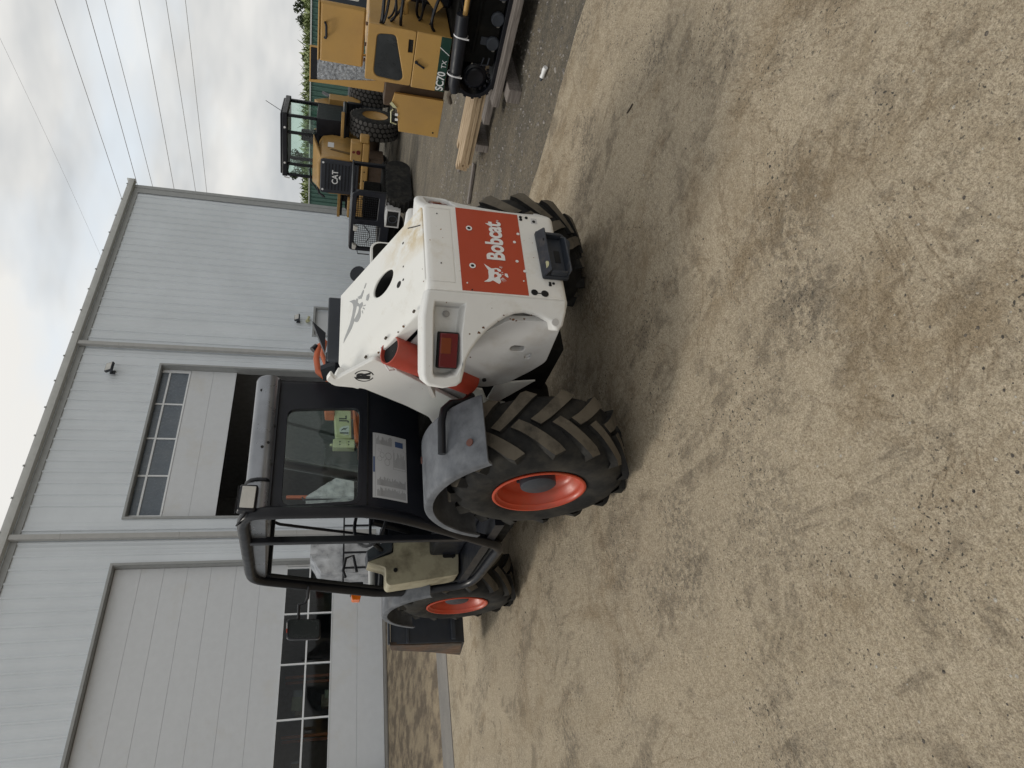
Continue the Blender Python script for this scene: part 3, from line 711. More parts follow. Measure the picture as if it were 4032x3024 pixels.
# hitch
h = MB()
h.prism(roundpoly([(-.155, .635), (.152, .640), (.152, .50), (.10, .455), (-.155, .50)], .012), 1, -.985, -.962)
h.slab([(-.155, -.986, .625), (.145, -.986, .628), (.13, -1.035, .605), (-.15, -1.035, .602)], (0, 0, .010)); h.slab([(-.15, -.986, .505), (.12, -.986, .505), (.08, -1.03, .495), (-.14, -1.03, .495)], (0, 0, .010))
h.box(-.15, -.138, -1.02, -.986, .516, .60); h.box(.10, .112, -1.02, -.986, .516, .60)
hs = tp('tow_hitch', h, M['hitch'], .004)
a = MB(); a.lathe([(.001, .0), (.014, .0), (.02, .004), (.02, .012), (.001, .012)], (-.105, -1.012, .612), 2, 14); a.build('hitch_pin', M['cream'], hs)
a = MB(); a.box(.05, .062, -1.028, -.995, .6180, .6215); a.box(-.06, .02, -.9872, -.9858, .53, .56); a.build('hitch_slot', M['hole'], hs)
# --- wings (side castings) with pods; frame: s along wing, z up
def wing(side):
    ex, ey = -.7926, .6097      # direction of the left wing outward/forward
    nx, ny = .6097, .7926       # inward
    def P(s, z, d): x = -.272 + ex * s + nx * d; y = -.960 + ey * s + ny * d; return (x if side < 0 else .010 - x, y, z)
    rim = [(0, .522), (0, 1.208), (.02, 1.218), (.13, 1.230), (.405, 1.214), (.440, 1.203), (.458, 1.18), (.466, 1.112), (.452, 1.045), (.432, 1.022), (.377, 1.012), (.331, 1.006), (.28, .985), (.229, .955), (.18, .915), (.137, .866), (.108, .825), (.088, .78), (.078, .73), (.09, .66), (.118, .60), (.155, .575), (.158, .553), (.13, .530), (.06, .518)]
    n = len(rim); vs = []
    lay = [(0, 0), (-.006, .0), (-.0, .012), (.0, .165)]
    def inset(pts, d):
        out = []
        for i in range(len(pts)):
            p = Vector(pts[i]); a = (p - Vector(pts[i - 1])); b = (Vector(pts[(i + 1) % len(pts)]) - p)
            na = Vector((-a.y, a.x)).normalized(); nb = Vector((-b.y, b.x)).normalized(); q = (na + nb)
            q = q.normalized() if q.length > .01 else na
            out.append((p.x - q.x * d * -1, p.y - q.y * d * -1) if False else (p.x + q.x * -d, p.y + q.y * -d))
        return out
    w_ = MB()
    rin = inset(rim, .012)
    f0 = [P(s, z, 0) for s, z in rin]; f1 = [P(s, z, .014) for s, z in rim]; f2 = [P(s, z, .165) for s, z in rim]
    w_.v += f0 + f1 + f2
    w_.f.append(list(range(n))); w_.f.append(list(range(2 * n, 3 * n))[::-1])
    for i in range(n):
        j = (i + 1) % n
        w_.f.append([i, n + i, n + j, j]); w_.f.append([n + i, 2 * n + i, 2 * n + j, n + j])
    w_.mi = [0] * len(w_.f)
    # recess cutter
    rc = [(.052, 1.024), (.052, 1.176), (.10, 1.180), (.40, 1.166), (.418, 1.155), (.418, 1.10), (.402, 1.05), (.345, 1.024), (.20, 1.035)]
    ct = MB(); m_ = len(rc)
    rb = [(.075, 1.04), (.075, 1.16), (.12, 1.165), (.39, 1.152), (.40, 1.145), (.40, 1.10), (.385, 1.062), (.335, 1.042), (.20, 1.05)]
    ct.v = [P(s, z, -.02) for s, z in rc] + [P(s, z, .085) for s, z in rb]
    ct.f = [list(range(m_)), list(range(m_, 2 * m_))[::-1]] + [[i, m_ + i, m_ + (i + 1) % m_, (i + 1) % m_] for i in range(m_)]; ct.mi = [0] * len(ct.f)
    o = tp('counterweight_wing', w_, M['white_fr'], .006, cuts=[ct])
    # tail lamp
    l = MB()
    def lbox(mb, s0, s1, z0, z1, d0, d1):
        mb.slab([P(s0, z0, d0), P(s1, z0, d0), P(s1, z1, d0), P(s0, z1, d0)], Vector(P(s0, z0, d1)) - Vector(P(s0, z0, d0)))
    lbox(l, .198, .372, 1.045, 1.142, .03, .084)
    lamp = l.build('tail_lamp', M['hole'], tele, .006)
    l = MB(); lbox(l, .203, .367, 1.050, 1.137, .012, .031); l.build('red_lens', M['lampred'], lamp, .005)
    l = MB(); lbox(l, .225, .30, 1.083, 1.133, .008, .0125); l.build('amber_lens', M['lampor'], lamp, .003)
    l = MB(); p0 = Vector(P(.112, 1.107, .08)); p1 = Vector(P(.112, 1.107, .055)); l.cyl(p0, p1, .016, 12); l.cyl(p1, Vector(P(.112, 1.107, .045)), .01, 10); l.build('recess_bolt', M['steel'], o)
    l = MB(); l.cyl(Vector(P(.115, .575, -.003)), Vector(P(.115, .575, .004)), .018, 18); l.build('reflector', M['white_panel'], o)
    l = MB(); l.lathe([(.017, 0), (.021, 0), (.021, .003), (.017, .003)], (0, 0, 0), 1, 18, True)
    # rust chips with shapes of their own
    if side < 0:
        random.seed(8); ch = MB()
        for (s, z, rr) in ((.19, .955, .010), (.165, .935, .009), (.10, .84, .006), (.115, .805, .006), (.118, .79, .009), (.122, .775, .006), (.11, .735, .007), (.09, .70, .006), (.20, 1.0, .006), (.31, .99, .006), (.07, .90, .003), (.06, 1.12, .004), (.13, .865, .004)):
            pts = []
            for k in range(7):
                a = 6.283 * k / 7; q = rr * random.uniform(.5, 1.1); pts.append(P(s + math.cos(a) * q * .8, z + math.sin(a) * q, -.0008))
            ch.slab(pts, Vector((nx, ny, 0)) * .0016)
        ch.build('rust_chip', paint('rust', (.10, .045, .02), .9, var=.6, vscale=60), o)
    return o
wing(-1); wing(1)
# deck between pods and hood
d = MB(); d.slab([(-.275, -.70, 1.195), (-.56, -.62, 1.195), (-.60, -.52, 1.14), (-.33, -.42, 1.12), (-.275, -.45, 1.15)], (0, 0, -.02)); d.slab([(.29, -.70, 1.195), (.57, -.62, 1.195), (.62, -.3, 1.14), (.30, -.3, 1.12)], (0, 0, -.02))
tp('deck_plate', d, M['white_panel'])
# inner wheel-well plate
p = MB(); cA = MB(); cA.prism(rrect(-.635, -.585, .65, .73, .022), 0, -.36, -.29); cB = MB(); cB.prism(rrect(-.575, -.52, .60, .632, .016), 0, -.36, -.318)
p.prism(roundpoly([(-.86, .52), (-.84, .80), (-.72, .90), (-.5, .96), (-.30, .95), (-.22, .90), (-.22, .76), (-.27, .66), (-.40, .56), (-.50, .50)], .03), 0, -.335, -.300)
q_ = MB(); q_.prism([(-.86, 1.0), (-.86, 1.19), (-.6, 1.21), (-.1, 1.40), (.1, 1.1), (.1, .8), (-.3, .94)], 0, -.285, -.275); tp('inner_side_sheet', q_, M['white_panel'])
pw = tp('chassis_side_plate', p, M['white_panel'], .003, cuts=[cA, cB])
a = MB(); a.cyl((-.330, -.30, .80), (-.345, -.30, .80), .012, 12); a.build('plate_bolt', M['hole'], pw)
a = MB(); a.prism([(-.26, .90), (-.05, .78), (-.03, .73), (-.12, .745), (-.24, .80)], 0, -.37, -.355); a.prism([(-.30, .5), (-.05, .66), (.0, .74), (-.26, .72)], 0, -.33, -.32); tp('corner_bracket', a, M['white'], .002)
# chassis and axles
c = MB(); c.box(-.28, .28, -.55, 3.0, .40, .70); c.box(-.28, .30, -.30, 1.0, .70, 1.05); c.cyl((-.60, 0, .462), (.60, 0, .462), .085, 16); c.cyl((-.60, 2.5, .462), (.60, 2.5, .462), .085, 16)
c.cyl((-.35, 0, .462), (-.2, 0, .462), .14, 16); c.cyl((-.60, 0, .462), (-.52, 0, .462), .15, 16); c.cyl((.60, 0, .462), (.52, 0, .462), .15, 16); c.cyl((-.60, 2.5, .462), (-.52, 2.5, .462), .15, 16)
c.box(-.80, -.30, .62, 1.95, .40, .52)
tp('chassis', c, M['under'], .01)
# hood: sloped cover with round opening
S = Vector((0, .9015, .4328)); Nn = Vector((0, -.4328, .9015)); H0 = Vector((0, -.935, 1.215))
def HP(x, s, n=0): return H0 + Vector((x, 0, 0)) + S * s + Nn * n
h = MB()
st = []
for s in (0, .855):
    prof = [(-.262 if s == 0 else -.318, -.125), (-.264 if s == 0 else -.32, -.060), (-.190 + .0 * s, 0), (.291, 0), (.293, -.06), (.28, -.14), (-.24, -.14)]
    st.append([HP(x, s, n) for x, n in prof])
k = 7; h.v = st[0] + st[1]; h.f = [list(range(k)), list(range(k, 2 * k))[::-1]] + [[i, (i + 1) % k, k + (i + 1) % k, k + i] for i in range(k)]; h.mi = [0] * len(h.f)
ct = MB(); cc_ = []
for q in (-.30, .05):
    for i in range(36):
        a = 2 * math.pi * i / 36; cc_.append(HP(.048 + .068 * math.cos(a), .380 + .098 * math.sin(a), q))
ct.v = cc_; ct.f = [list(range(36))[::-1], list(range(36, 72))] + [[i, (i + 1) % 36, 36 + (i + 1) % 36, 36 + i] for i in range(36)]; ct.mi = [0] * 38
mt_h, nth, bh = nodes('white_hood_paint')
_t = nth.nodes.new('ShaderNodeTexCoord'); _sep = nth.nodes.new('ShaderNodeSeparateXYZ'); nth.links.new(_t.outputs['Object'], _sep.inputs[0])
_n = noise(nth, 9, 8, .7); _a = nth.nodes.new('ShaderNodeMath'); _a.operation = 'MULTIPLY_ADD'
_r1 = ramp(nth, _sep.outputs['Y'], 0, 1)    # replaced by map range below
_mr = nth.nodes.new('ShaderNodeMapRange'); _mr.inputs['From Min'].default_value = -.55; _mr.inputs['From Max'].default_value = -.93; nth.links.new(_sep.outputs['Y'], _mr.inputs[0])
_mx = nth.nodes.new('ShaderNodeMapRange'); _mx.inputs['From Min'].default_value = -.02; _mx.inputs['From Max'].default_value = .12; nth.links.new(_sep.outputs['X'], _mx.inputs[0])
_m2 = nth.nodes.new('ShaderNodeMath'); _m2.operation = 'MULTIPLY'; nth.links.new(_mr.outputs[0], _m2.inputs[0]); nth.links.new(_mx.outputs[0], _m2.inputs[1])
_m3 = nth.nodes.new('ShaderNodeMath'); _m3.operation = 'MULTIPLY'; nth.links.new(_m2.outputs[0], _m3.inputs[0]); nth.links.new(ramp(nth, _n.outputs['Fac'], .40, .62).outputs[0], _m3.inputs[1])
_c = mixc(nth, _m3.outputs[0], (.74, .735, .70), (.50, .37, .16))
_c = mixc(nth, ramp(nth, noise(nth, 5, 8, .7).outputs['Fac'], .58, .8).outputs[0], _c, (.6, .57, .5))
nth.links.new(_c, bh.inputs['Base Color']); bh.inputs['Roughness'].default_value = .42
hood = tp('engine_hood', h, mt_h, .005, cuts=[ct])
# black floor and liner paint the shade inside the opening; filter cap
a = MB(); a.lathe([(.001, 0), (.105, 0)], (0, 0, 0), 2, 24)
a = MB(); a.slab([HP(-.03, .27, -.095), HP(.125, .27, -.095), HP(.125, .49, -.095), HP(-.03, .49, -.095)], Nn * -.02)
ring = [[HP(.048 + q * .068 * math.cos(2 * math.pi * i / 36), .380 + q * .098 * math.sin(2 * math.pi * i / 36), n) for i in range(36)] for q, n in ((.985, -.010), (.985, -.098), (1.03, -.098), (1.03, -.010))]
a.add([v for rg in ring for v in rg], [(k * 36 + i, k * 36 + (i + 1) % 36, ((k + 1) % 4) * 36 + (i + 1) % 36, ((k + 1) % 4) * 36 + i) for k in range(4) for i in range(36)])
a.build('filter_well_shade', M['hole'], hood)
a = MB(); a.slab([HP(.03, .37, -.070), HP(.075, .35, -.070), HP(.085, .42, -.070), HP(.04, .44, -.070)], Nn * -.022); a.build('filter_cap', M['slate'], hood, .01)
# hood emblem (grey), holes, flange bolts
def hoodpoly(pts, mt, nm, off=.0012, t=-.0010):
    a = MB(); a.slab([HP(x, s, off) for x, s in pts], Nn * t); return a.build(nm, mt, hood)
hoodpoly([(.172, .744), (.151, .695), (.139, .678), (.129, .671), (.137, .659), (.127, .648), (.117, .645), (.101, .650), (.084, .634), (.075, .632), (.072, .617), (.069, .597), (.060, .592), (.050, .590), (.038, .594), (.034, .605), (.032, .616), (.005, .613), (-.020, .615), (-.036, .635), (-.036, .645), (-.031, .657), (-.008, .683), (-.040, .710), (-.085, .800), (-.062, .795), (.000, .735), (.050, .708), (.097, .696), (.114, .699), (.130, .705), (.150, .722)], M['decal_grey'], 'cat_emblem')
hoodpoly([(.140, .651), (.128, .615), (.142, .600), (.148, .585), (.140, .580), (.128, .583), (.119, .590), (.108, .596), (.098, .610), (.110, .620), (.112, .635), (.128, .640)], M['decal_grey'], 'cat_emblem')
hoodpoly([(.078, .523), (.054, .520), (.040, .530), (.037, .538), (.055, .557), (.082, .547)], M['decal_grey'], 'cat_emblem')
hoodpoly([(.076, .652), (.062, .632), (.045, .630), (.025, .640), (.005, .676), (.012, .682), (.039, .668)], mt_h, 'cat_emblem_eye', .0022)
for q in ([(.030, .585), (.020, .560), (.024, .558), (.036, .582)], [(.018, .590), (.000, .572), (.003, .568), (.024, .586)], [(.006, .600), (-.016, .590), (-.014, .586), (.010, .595)], [(.150, .575), (.178, .560), (.176, .564), (.152, .580)], [(.146, .570), (.170, .548), (.168, .553), (.150, .575)]):
    hoodpoly(q, M['decal_grey'], 'cat_emblem')
a = MB()
for x, s, rr in ((-.068, .229, .019), (.175, .180, .007), (-.066, .188, .007), (.018, .184, .005)): a.cyl(HP(x, s, -.002), HP(x, s, .0012), rr, 16)
a.build('hood_hole', M['hole'], hood)
a = MB(); a.tube([HP(.17, .02, .001), HP(.20, .07, .001), HP(.24, .13, .001)], .0025, 6); a.build('scratch', M['hole'], hood)
for s in (.16, .42, .62): a = MB(); a.cyl(HP(-.262, s, -.04), HP(-.275, s, -.034), .0065, 10); a.build('flange_bolt', M['bark'], hood)
random.seed(14)
for s_q, x_q, rr in ((.06, -.255, .012), (.10, -.258, .007), (.28, -.262, .009), (.33, -.268, .006), (.52, -.282, .007), (.70, -.295, .010), (.72, -.300, .006), (.015, -.20, .012), (.02, -.12, .006), (.012, .20, .005)):
    pts = []
    for k in range(7):
        t = 6.283 * k / 7; q = rr * random.uniform(.5, 1.15); pts.append((x_q + .35 * q * math.cos(t), q * math.sin(t)))
    a = MB()
    if x_q < -.25: a.slab([HP(-.252 - .068 * s_q + .35 * px_ - .35 * x_q - .004, s_q + py_, -.055 + (px_ - x_q) * 2.2) for px_, py_ in pts], Vector((-.0045, 0, .001)))
    else: a.slab([HP(px_, s_q + py_ * .6, .0006) for px_, py_ in pts], Nn * .0008)
    a.build('rust_spot', paint('rust_chip', (.11, .055, .025), .9, var=.5, vscale=60), hood)
# left boom-tower plate with nose
p = MB(); cH = MB(); cH.prism([(.22 + .05 * math.cos(t / 16 * 6.283), .965 + .03 * math.sin(t / 16 * 6.283)) for t in range(16)], 0, -.34, -.29)
p.prism(roundpoly([(-.43, 1.41), (-.21, 1.60), (-.27, 1.625), (-.20, 1.648), (-.145, 1.60), (-.13, 1.445), (.044, 1.188), (.166, 1.04), (.40, .93), (.40, .60), (-.02, .60), (.003, .857)], .02), 0, -.325, -.300)
tower = tp('boom_tower_plate', p, M['white'], .006, cuts=[cH])
p = MB(); p.slab([(-.22, -.175, 1.585), (-.30, -.175, 1.60), (-.30, -.12, 1.62), (-.22, -.12, 1.60)], (0, 0, -.05)); tp('tower_cap', p, M['white'], .004)
a = MB(); yc, zc_ = -.262, 1.452
for sc_ in (1,):
    for (a0, a1) in ((-75, 75), (105, 255)):
        pts = []
        for i in range(19):
            t = R(a0 + (a1 - a0) * i / 18); pts.append((-.3262, yc - math.cos(t) * .056, zc_ + math.sin(t) * .052))
        for i in range(18, -1, -1):
            t = R(a0 + (a1 - a0) * i / 18); pts.append((-.3262, yc - math.cos(t) * .050, zc_ + math.sin(t) * .046))
        a.slab(pts, (.001, 0, 0))
a.build('maker_badge', M['decal_black'], tower)
text('badge_letters', 'IR', .092, M['decal_black'], tower, (-.3262, yc, zc_), (0, -1, 0), (0, 0, 1), sx=.78, bold=.005)
# red compensating tube
a = MB(); a.lathe([(.077, 0), (.077, .56), (.001, .56)], (0, 0, 0), 2, 28); a.lathe([(.077, 0), (.07, 0), (.07, .25)], (0, 0, 0), 2, 28)
rt = tp('red_tube', a, M['redrust']); rt.location = (-.333, -.53, 1.345)
rt.rotation_euler = Vector((.02, .32, -.53)).to_track_quat('Z', 'Y').to_euler()
a = MB(); a.lathe([(.001, .02), (.069, .02)], (0, 0, 0), 2, 20); a.build('tube_shade', M['hole'], rt)  # black disc painted for the shade inside the open tube end
a = MB(); a.tube([(.02, .08, .02), (.06, .085, .06), (.03, .10, .12), (-.03, .09, .1)], .004, 6); a.tube([(-.05, .07, .0), (.0, .09, .03), (.05, .07, .10)], .004, 6); a.build('wire_tie', M['ziptie'], rt)
# boom
b = MB(); b.slab([(-.13, -.11, 1.648), (.32, -.11, 1.652), (.32, -.11, 1.40), (-.13, -.11, 1.40)], (0, .03, 0))
b.slab([(.05, -.08, 1.652), (.05, .04, 1.63), (.05, .22, 1.34), (.05, 3.0, .85), (.05, 3.05, .60), (.05, .2, 1.02), (.05, -.08, 1.25)], (.25, 0, 0))
boom = tp('boom', b, M['slate'], .008)
a = MB(); a.slab([(-.02, -.02, 1.66), (.12, -.02, 1.66), (.20, -.02, 1.74)], (0, .03, 0)); a.slab([(-.13, -.06, 1.6), (-.13, .1, 1.6), (-.13, .12, 1.66), (-.13, 0, 1.68)], (.03, 0, 0)); a.build('boom_lug', M['blackgrey'], boom)
for pts, rr in (([(.0, .30, 1.56), (.0, .30, 1.64), (.05, .30, 1.695), (.15, .30, 1.71), (.24, .30, 1.70), (.27, .28, 1.65)], .020), ([(.03, .24, 1.58), (.06, .24, 1.65), (.14, .24, 1.675), (.24, .24, 1.66)], .015)):
    a = MB(); a.tube(pts, rr, 10); a.build('boom_hose', M['orange2'], boom)
a = MB(); a.box(-.06, .08, .12, .22, 1.56, 1.655); a.build('boom_valve', M['blackgrey'], boom, .006)
a = MB(); a.cyl((.24, .30, 1.71), (.21, .30, 1.735), .022, 10); a.build('hose_fitting', M['black'], boom)
# right engine side
e_ = MB(); e_.box(.32, .80, -.45, 1.9, .62, 1.22); tp('engine_cover', e_, M['white'], .03)
e_ = MB(); e_.tube([(.50, -.05, 1.15), (.50, -.07, 1.40), (.49, -.10, 1.44), (.45, -.17, 1.475), (.44, -.20, 1.49)], [.045, .045, .046, .048, .05], 16); tp('exhaust_pipe', e_, M['blackgrey'])
e_ = MB(); e_.prism(rrect(.34, .62, 1.10, 1.425, .06), 1, -.305, -.285)
mirf = tp('rear_panel_frame', e_, M['white'], .004)
e_ = MB(); e_.prism(rrect(.355, .605, 1.115, 1.41, .05), 1, -.308, -.3055); e_.build('grille_face', M['under'], mirf)
# --- cab
rp_ = MB(); win = MB()
prof = [(.400, 1.935), (.400, 1.39), (.415, 1.30), (.452, 1.20), (.485, 1.12), (.535, 1.02), (.62, .93), (.62, .70)]
ths = []
xr = [.022, .040, .030, -.005, -.02, -.05, -.12, -.2]; xl = [-.868, -.835, -.845, -.855, -.86, -.86, -.86, -.86]
vs = []
for (y, z), a_, b_ in zip(prof, xl, xr): vs += [(a_, y, z), (b_, y, z), (b_, y + .03, z), (a_, y + .03, z)]
fs = [(0, 1, 2, 3), tuple(range(28, 32))[::-1]]
for i in range(7):
    for j in range(4): fs.append((4 * i + j, 4 * i + 4 + j, 4 * i + 4 + (j + 1) % 4, 4 * i + (j + 1) % 4))
rp_.add(vs, fs)
win.prism(roundpoly([(-.792, 1.858), (-.172, 1.862), (-.142, 1.434), (-.765, 1.440)], .055, 5), 1, .3, .5)
cabp = tp('cab_rear_panel', rp_, M['blackgrey'], .003, cuts=[win])
a = MB(); a.slab([(-.875, .392, 1.388), (.045, .392, 1.388), (.045, .392, 1.380), (-.875, .392, 1.380)], (0, .008, 0))
a.build('seam', M['hole'], cabp)
a = MB()   # raised window surround
o_ = roundpoly([(-.812, 1.878), (-.152, 1.882), (-.122, 1.416), (-.785, 1.420)], .06, 5); i_ = roundpoly([(-.794, 1.860), (-.170, 1.864), (-.140, 1.432), (-.767, 1.438)], .055, 5)
n = len(o_); vs = [(x, .3965, z) for x, z in o_] + [(x, .3965, z) for x, z in i_] + [(x, .401, z) for x, z in o_] + [(x, .401, z) for x, z in i_]
fs = []
for i in range(n):
    j = (i + 1) % n; fs += [(i, j, n + j, n + i), (i, 2 * n + i, 2 * n + j, j), (n + i, n + j, 3 * n + j, 3 * n + i)]
a.add(vs, fs); a.build('window_gasket', M['blackgrey'], cabp)
a = MB(); a.prism(roundpoly([(-.80, 1.866), (-.165, 1.870), (-.135, 1.427), (-.772, 1.432)], .055, 5), 1, .412, .416); a.build('rear_window', M['glass'], cabp)
# label sheet following the bend of the panel
def LP(u, v, off=0):     # u 0..1 left-right, v 0..1 top-bottom
    z = 1.352 - v * .212
    y = .400 if z > 1.39 else (.400 + (1.39 - z) / .09 * .015 if z > 1.30 else .415 + (1.30 - z) / .10 * .037 if z > 1.20 else .452 + (1.20 - z) / .08 * .033)
    return (-.742 + u * .43 - v * .010, y - .0025 - off, z)
def sheet(u0, u1, v0, v1, off, mt, nm, par):
    a = MB(); k = 6; vs = []
    for i in range(k + 1):
        v = v0 + (v1 - v0) * i / k; vs += [LP(u0, v, off), LP(u1, v, off)]
    a.add(vs, [(2 * i, 2 * i + 1, 2 * i + 3, 2 * i + 2) for i in range(k)]); return a.build(nm, mt, par)
lab = sheet(0, 1, 0, 1, 0, M['paper'], 'instruction_label', cabp)
random.seed(4); a = MB()
def strip(a, u0, u1, v0, v1, off=.0006):
    vs = [LP(u0, v0, off), LP(u1, v0, off), LP(u1, v1, off), LP(u0, v1, off)]; a.add(vs, [(0, 1, 2, 3)])
v = .13
while v < .95:
    u = .03
    for cw in (.14, .14):
        strip(a, u, u + cw * random.uniform(.55, 1), v, v + .014); u += cw + .02
    v += .027
v = .10
while v < .56:
    strip(a, .82, .82 + .15 * random.uniform(.4, 1), v, v + .013); v += .028
v = .62
while v < .95:
    strip(a, .50, .50 + .24 * random.uniform(.5, 1), v, v + .014); v += .035
for (u0, u1, v0, v1) in ((.02, .98, .075, .081), (.785, .789, .08, .95), (.47, .78, .60, .607), (.47, .474, .60, .97), (.47, .78, .965, .972)): strip(a, u0, u1, v0, v1)
for (cx, cy, rx, ry) in ((.60, .20, .035, .06), (.66, .27, .04, .06), (.56, .42, .05, .07), (.66, .46, .05, .08), (.73, .20, .02, .05)):
    for k in range(14):
        t0 = 6.283 * k / 14; t1 = 6.283 * (k + 1) / 14
        a.add([LP(cx + rx * math.cos(t0), cy + ry * math.sin(t0), .0006), LP(cx + rx * math.cos(t1), cy + ry * math.sin(t1), .0006), LP(cx + rx * 1.12 * math.cos(t1), cy + ry * 1.12 * math.sin(t1), .0006), LP(cx + rx * 1.12 * math.cos(t0), cy + ry * 1.12 * math.sin(t0), .0006)], [(0, 1, 2, 3)])
a.build('label_print', M['print_grey'], lab)
a = MB(); strip(a, .83, .92, .66, .90, .0007); strip(a, .38, .62, .012, .06, .0007); a.build('blue_print', M['blue'], lab)
# roof
r_ = MB()
rpf = [(.385, 1.922), (.366, 1.935), (.355, 1.955), (.352, 1.98), (.357, 2.005), (.370, 2.028), (.392, 2.048), (.425, 2.060), (.47, 2.064), (1.2, 2.075), (1.62, 2.072), (1.69, 2.05), (1.69, 2.00), (1.60, 1.985), (.47, 1.93)]
r_.prism(rpf, 0, -.835, .05)
roof = tp('cab_roof', r_, paint('satin_grey_roof', (.22, .23, .25), .3, .65, dirt=(.16, .165, .175), dscale=4, damt=(.5, .9), bmp=.06, bscale=200), .012, angle=60)
a = MB(); a.slab([(-.84, .374, 1.935), (.03, .374, 1.935), (.03, .374, 1.915), (-.84, .374, 1.915)], (0, .03, 0)); a.build('drip_rail', M['black'], roof, .003)
a = MB(); a.tube([(-.655, .40, 1.925), (-.655, .352, 1.95), (-.655, .348, 1.99), (-.655, .362, 2.025), (-.655, .40, 2.052), (-.655, .46, 2.062)], .011, 8); a.build('strap', M['black'], roof)
a = MB()
for x, z, y in ((-.45, 1.985, .357), (-.42, 1.955, .36), (-.06, 2.02, .37), (-.55, 1.93, .375), (-.3, 1.93, .375)): a.cyl((x, y, z), (x, y - .006, z), .009, 8)
a.build('roof_screw', M['hole'], roof)
# side frame round the doorway, with posts
fr = [(.375, 1.93), (.385, 2.00), (.43, 2.045), (.55, 2.065), (1.45, 2.085), (1.58, 2.08), (1.665, 2.03), (1.72, 1.93), (2.065, 1.28), (2.115, 1.18), (2.125, .98), (2.105, .88), (2.02, .60), (1.98, .52), (1.88, .455), (1.75, .435), (1.10, .425), (1.0, .47), (.55, 1.06), (.48, 1.16), (.39, 1.33), (.365, 1.42)]
a = MB(); a.tube([(-.845, y, z) for y, z in roundpoly(fr, .05, 3)], .036, 12, closed=True); tp('door_frame', a, M['black'])
a = MB(); a.tube([(-.815, y, z) for y, z in roundpoly([(p[0] + (.035 if p[0] < 1 else -.035), p[1] + (.03 if p[1] < 1 else -.03)) for p in fr], .05, 3)], .014, 8, closed=True); tp('door_seal', a, M['hole'])
a = MB(); a.box(-.868, -.825, .815, .860, .66, 2.05); tp('cab_post', a, M['black'], .006)
a = MB(); a.tube([(.02, .42, 1.95), (.02, 1.43, 2.0), (.02, 1.56, 1.93), (.02, 1.80, 1.37), (.02, 1.95, 1.1)], .045, 10); a.box(.0, .045, .41, .46, 1.0, 1.95); tp('cab_post', a, M['black'])
a = MB(); a.box(-.83, .03, 1.60, 1.66, 1.96, 2.04); a.tube([(-.83, 2.10, 1.15), (.02, 2.0, 1.10)], .03, 8); a.tube([(-.42, 1.64, 1.98), (-.42, 1.70, 1.93), (-.40, 2.05, 1.2)], .012, 8); tp('front_frame', a, M['black'])
a = MB(); a.box(-.01, .02, .45, 2.0, .70, 1.33); tp('cab_side_panel', a, M['black'], .004)
a = MB(); a.box(-.84, .0, .64, 2.06, .50, .56); a.box(-.80, -.1, 2.0, 2.04, .56, 1.1); tp('cab_floor', a, M['blackgrey'])
a = MB(); a.slab([(.012, .47, 1.36), (.012, 1.76, 1.36), (.012, 1.52, 1.93), (.012, .47, 1.93)], (.004, 0, 0)); tp('side_window', a, M['glass'])
# seat, steering wheel, console
st_ = MB(); st_.box(-.64, -.20, .72, 1.18, .80, .92); st_.box(-.62, -.22, .64, .76, .90, 1.36, Matrix.Rotation(R(8), 3, 'X')); st_.box(-.58, -.26, .8, 1.1, .56, .80)
tp('driver_seat', st_, M['black'], .03)
a = MB(); pts = []
for i in range(28):
    t = 6.283 * i / 28; pts.append(Vector((-.42 + .19 * math.cos(t), 1.66 + .15 * math.sin(t), 1.27 + .11 * math.sin(t))))
a.tube(pts, .013, 8, closed=True); a.cyl((-.42, 1.66, 1.26), (-.42, 1.88, .95), .03, 10); a.cyl((-.60, 1.66, 1.27), (-.24, 1.66, 1.27), .012, 6); tp('steering_wheel', a, M['black'])
a = MB(); a.prism(roundpoly([(-.70, 1.288), (-.635, 1.085), (-.54, 1.082), (-.50, .60), (-.66, .572), (-.82, .582), (-.885, 1.12), (-.86, 1.142), (-.745, 1.142)], .02), 1, 1.78, 1.98)
con = tp('dash_console', a, M['beige'], .015)
a = MB(); a.slab([(-.70, 1.76, 1.282), (-.62, 1.76, 1.095), (-.545, 1.76, 1.092), (-.56, 1.80, 1.22), (-.60, 1.82, 1.285)], (0, .19, 0)); a.build('dash_panel', M['slate'], con, .006)
a = MB(); a.cyl((-.625, 1.79, 1.16), (-.58, 1.70, 1.24), .018, 10); a.cyl((-.565, 1.76, 1.20), (-.56, 1.66, 1.20), .012, 8); a.build('dash_lever', M['hole'], con)
a = MB(); a.prism(rrect(-.685, -.62, .60, .70, .012), 1, 1.770, 1.779); a.cyl((-.77, 1.781, 1.07), (-.77, 1.770, 1.07), .016, 12); a.cyl((-.685, 1.781, .62), (-.685, 1.774, .62), .006, 8); a.build('console_opening', M['hole'], con)
a = MB(); a.box(-.66, -.50, .66, 1.9, .56, .80); tp('side_console', a, M['blackgrey'], .02)
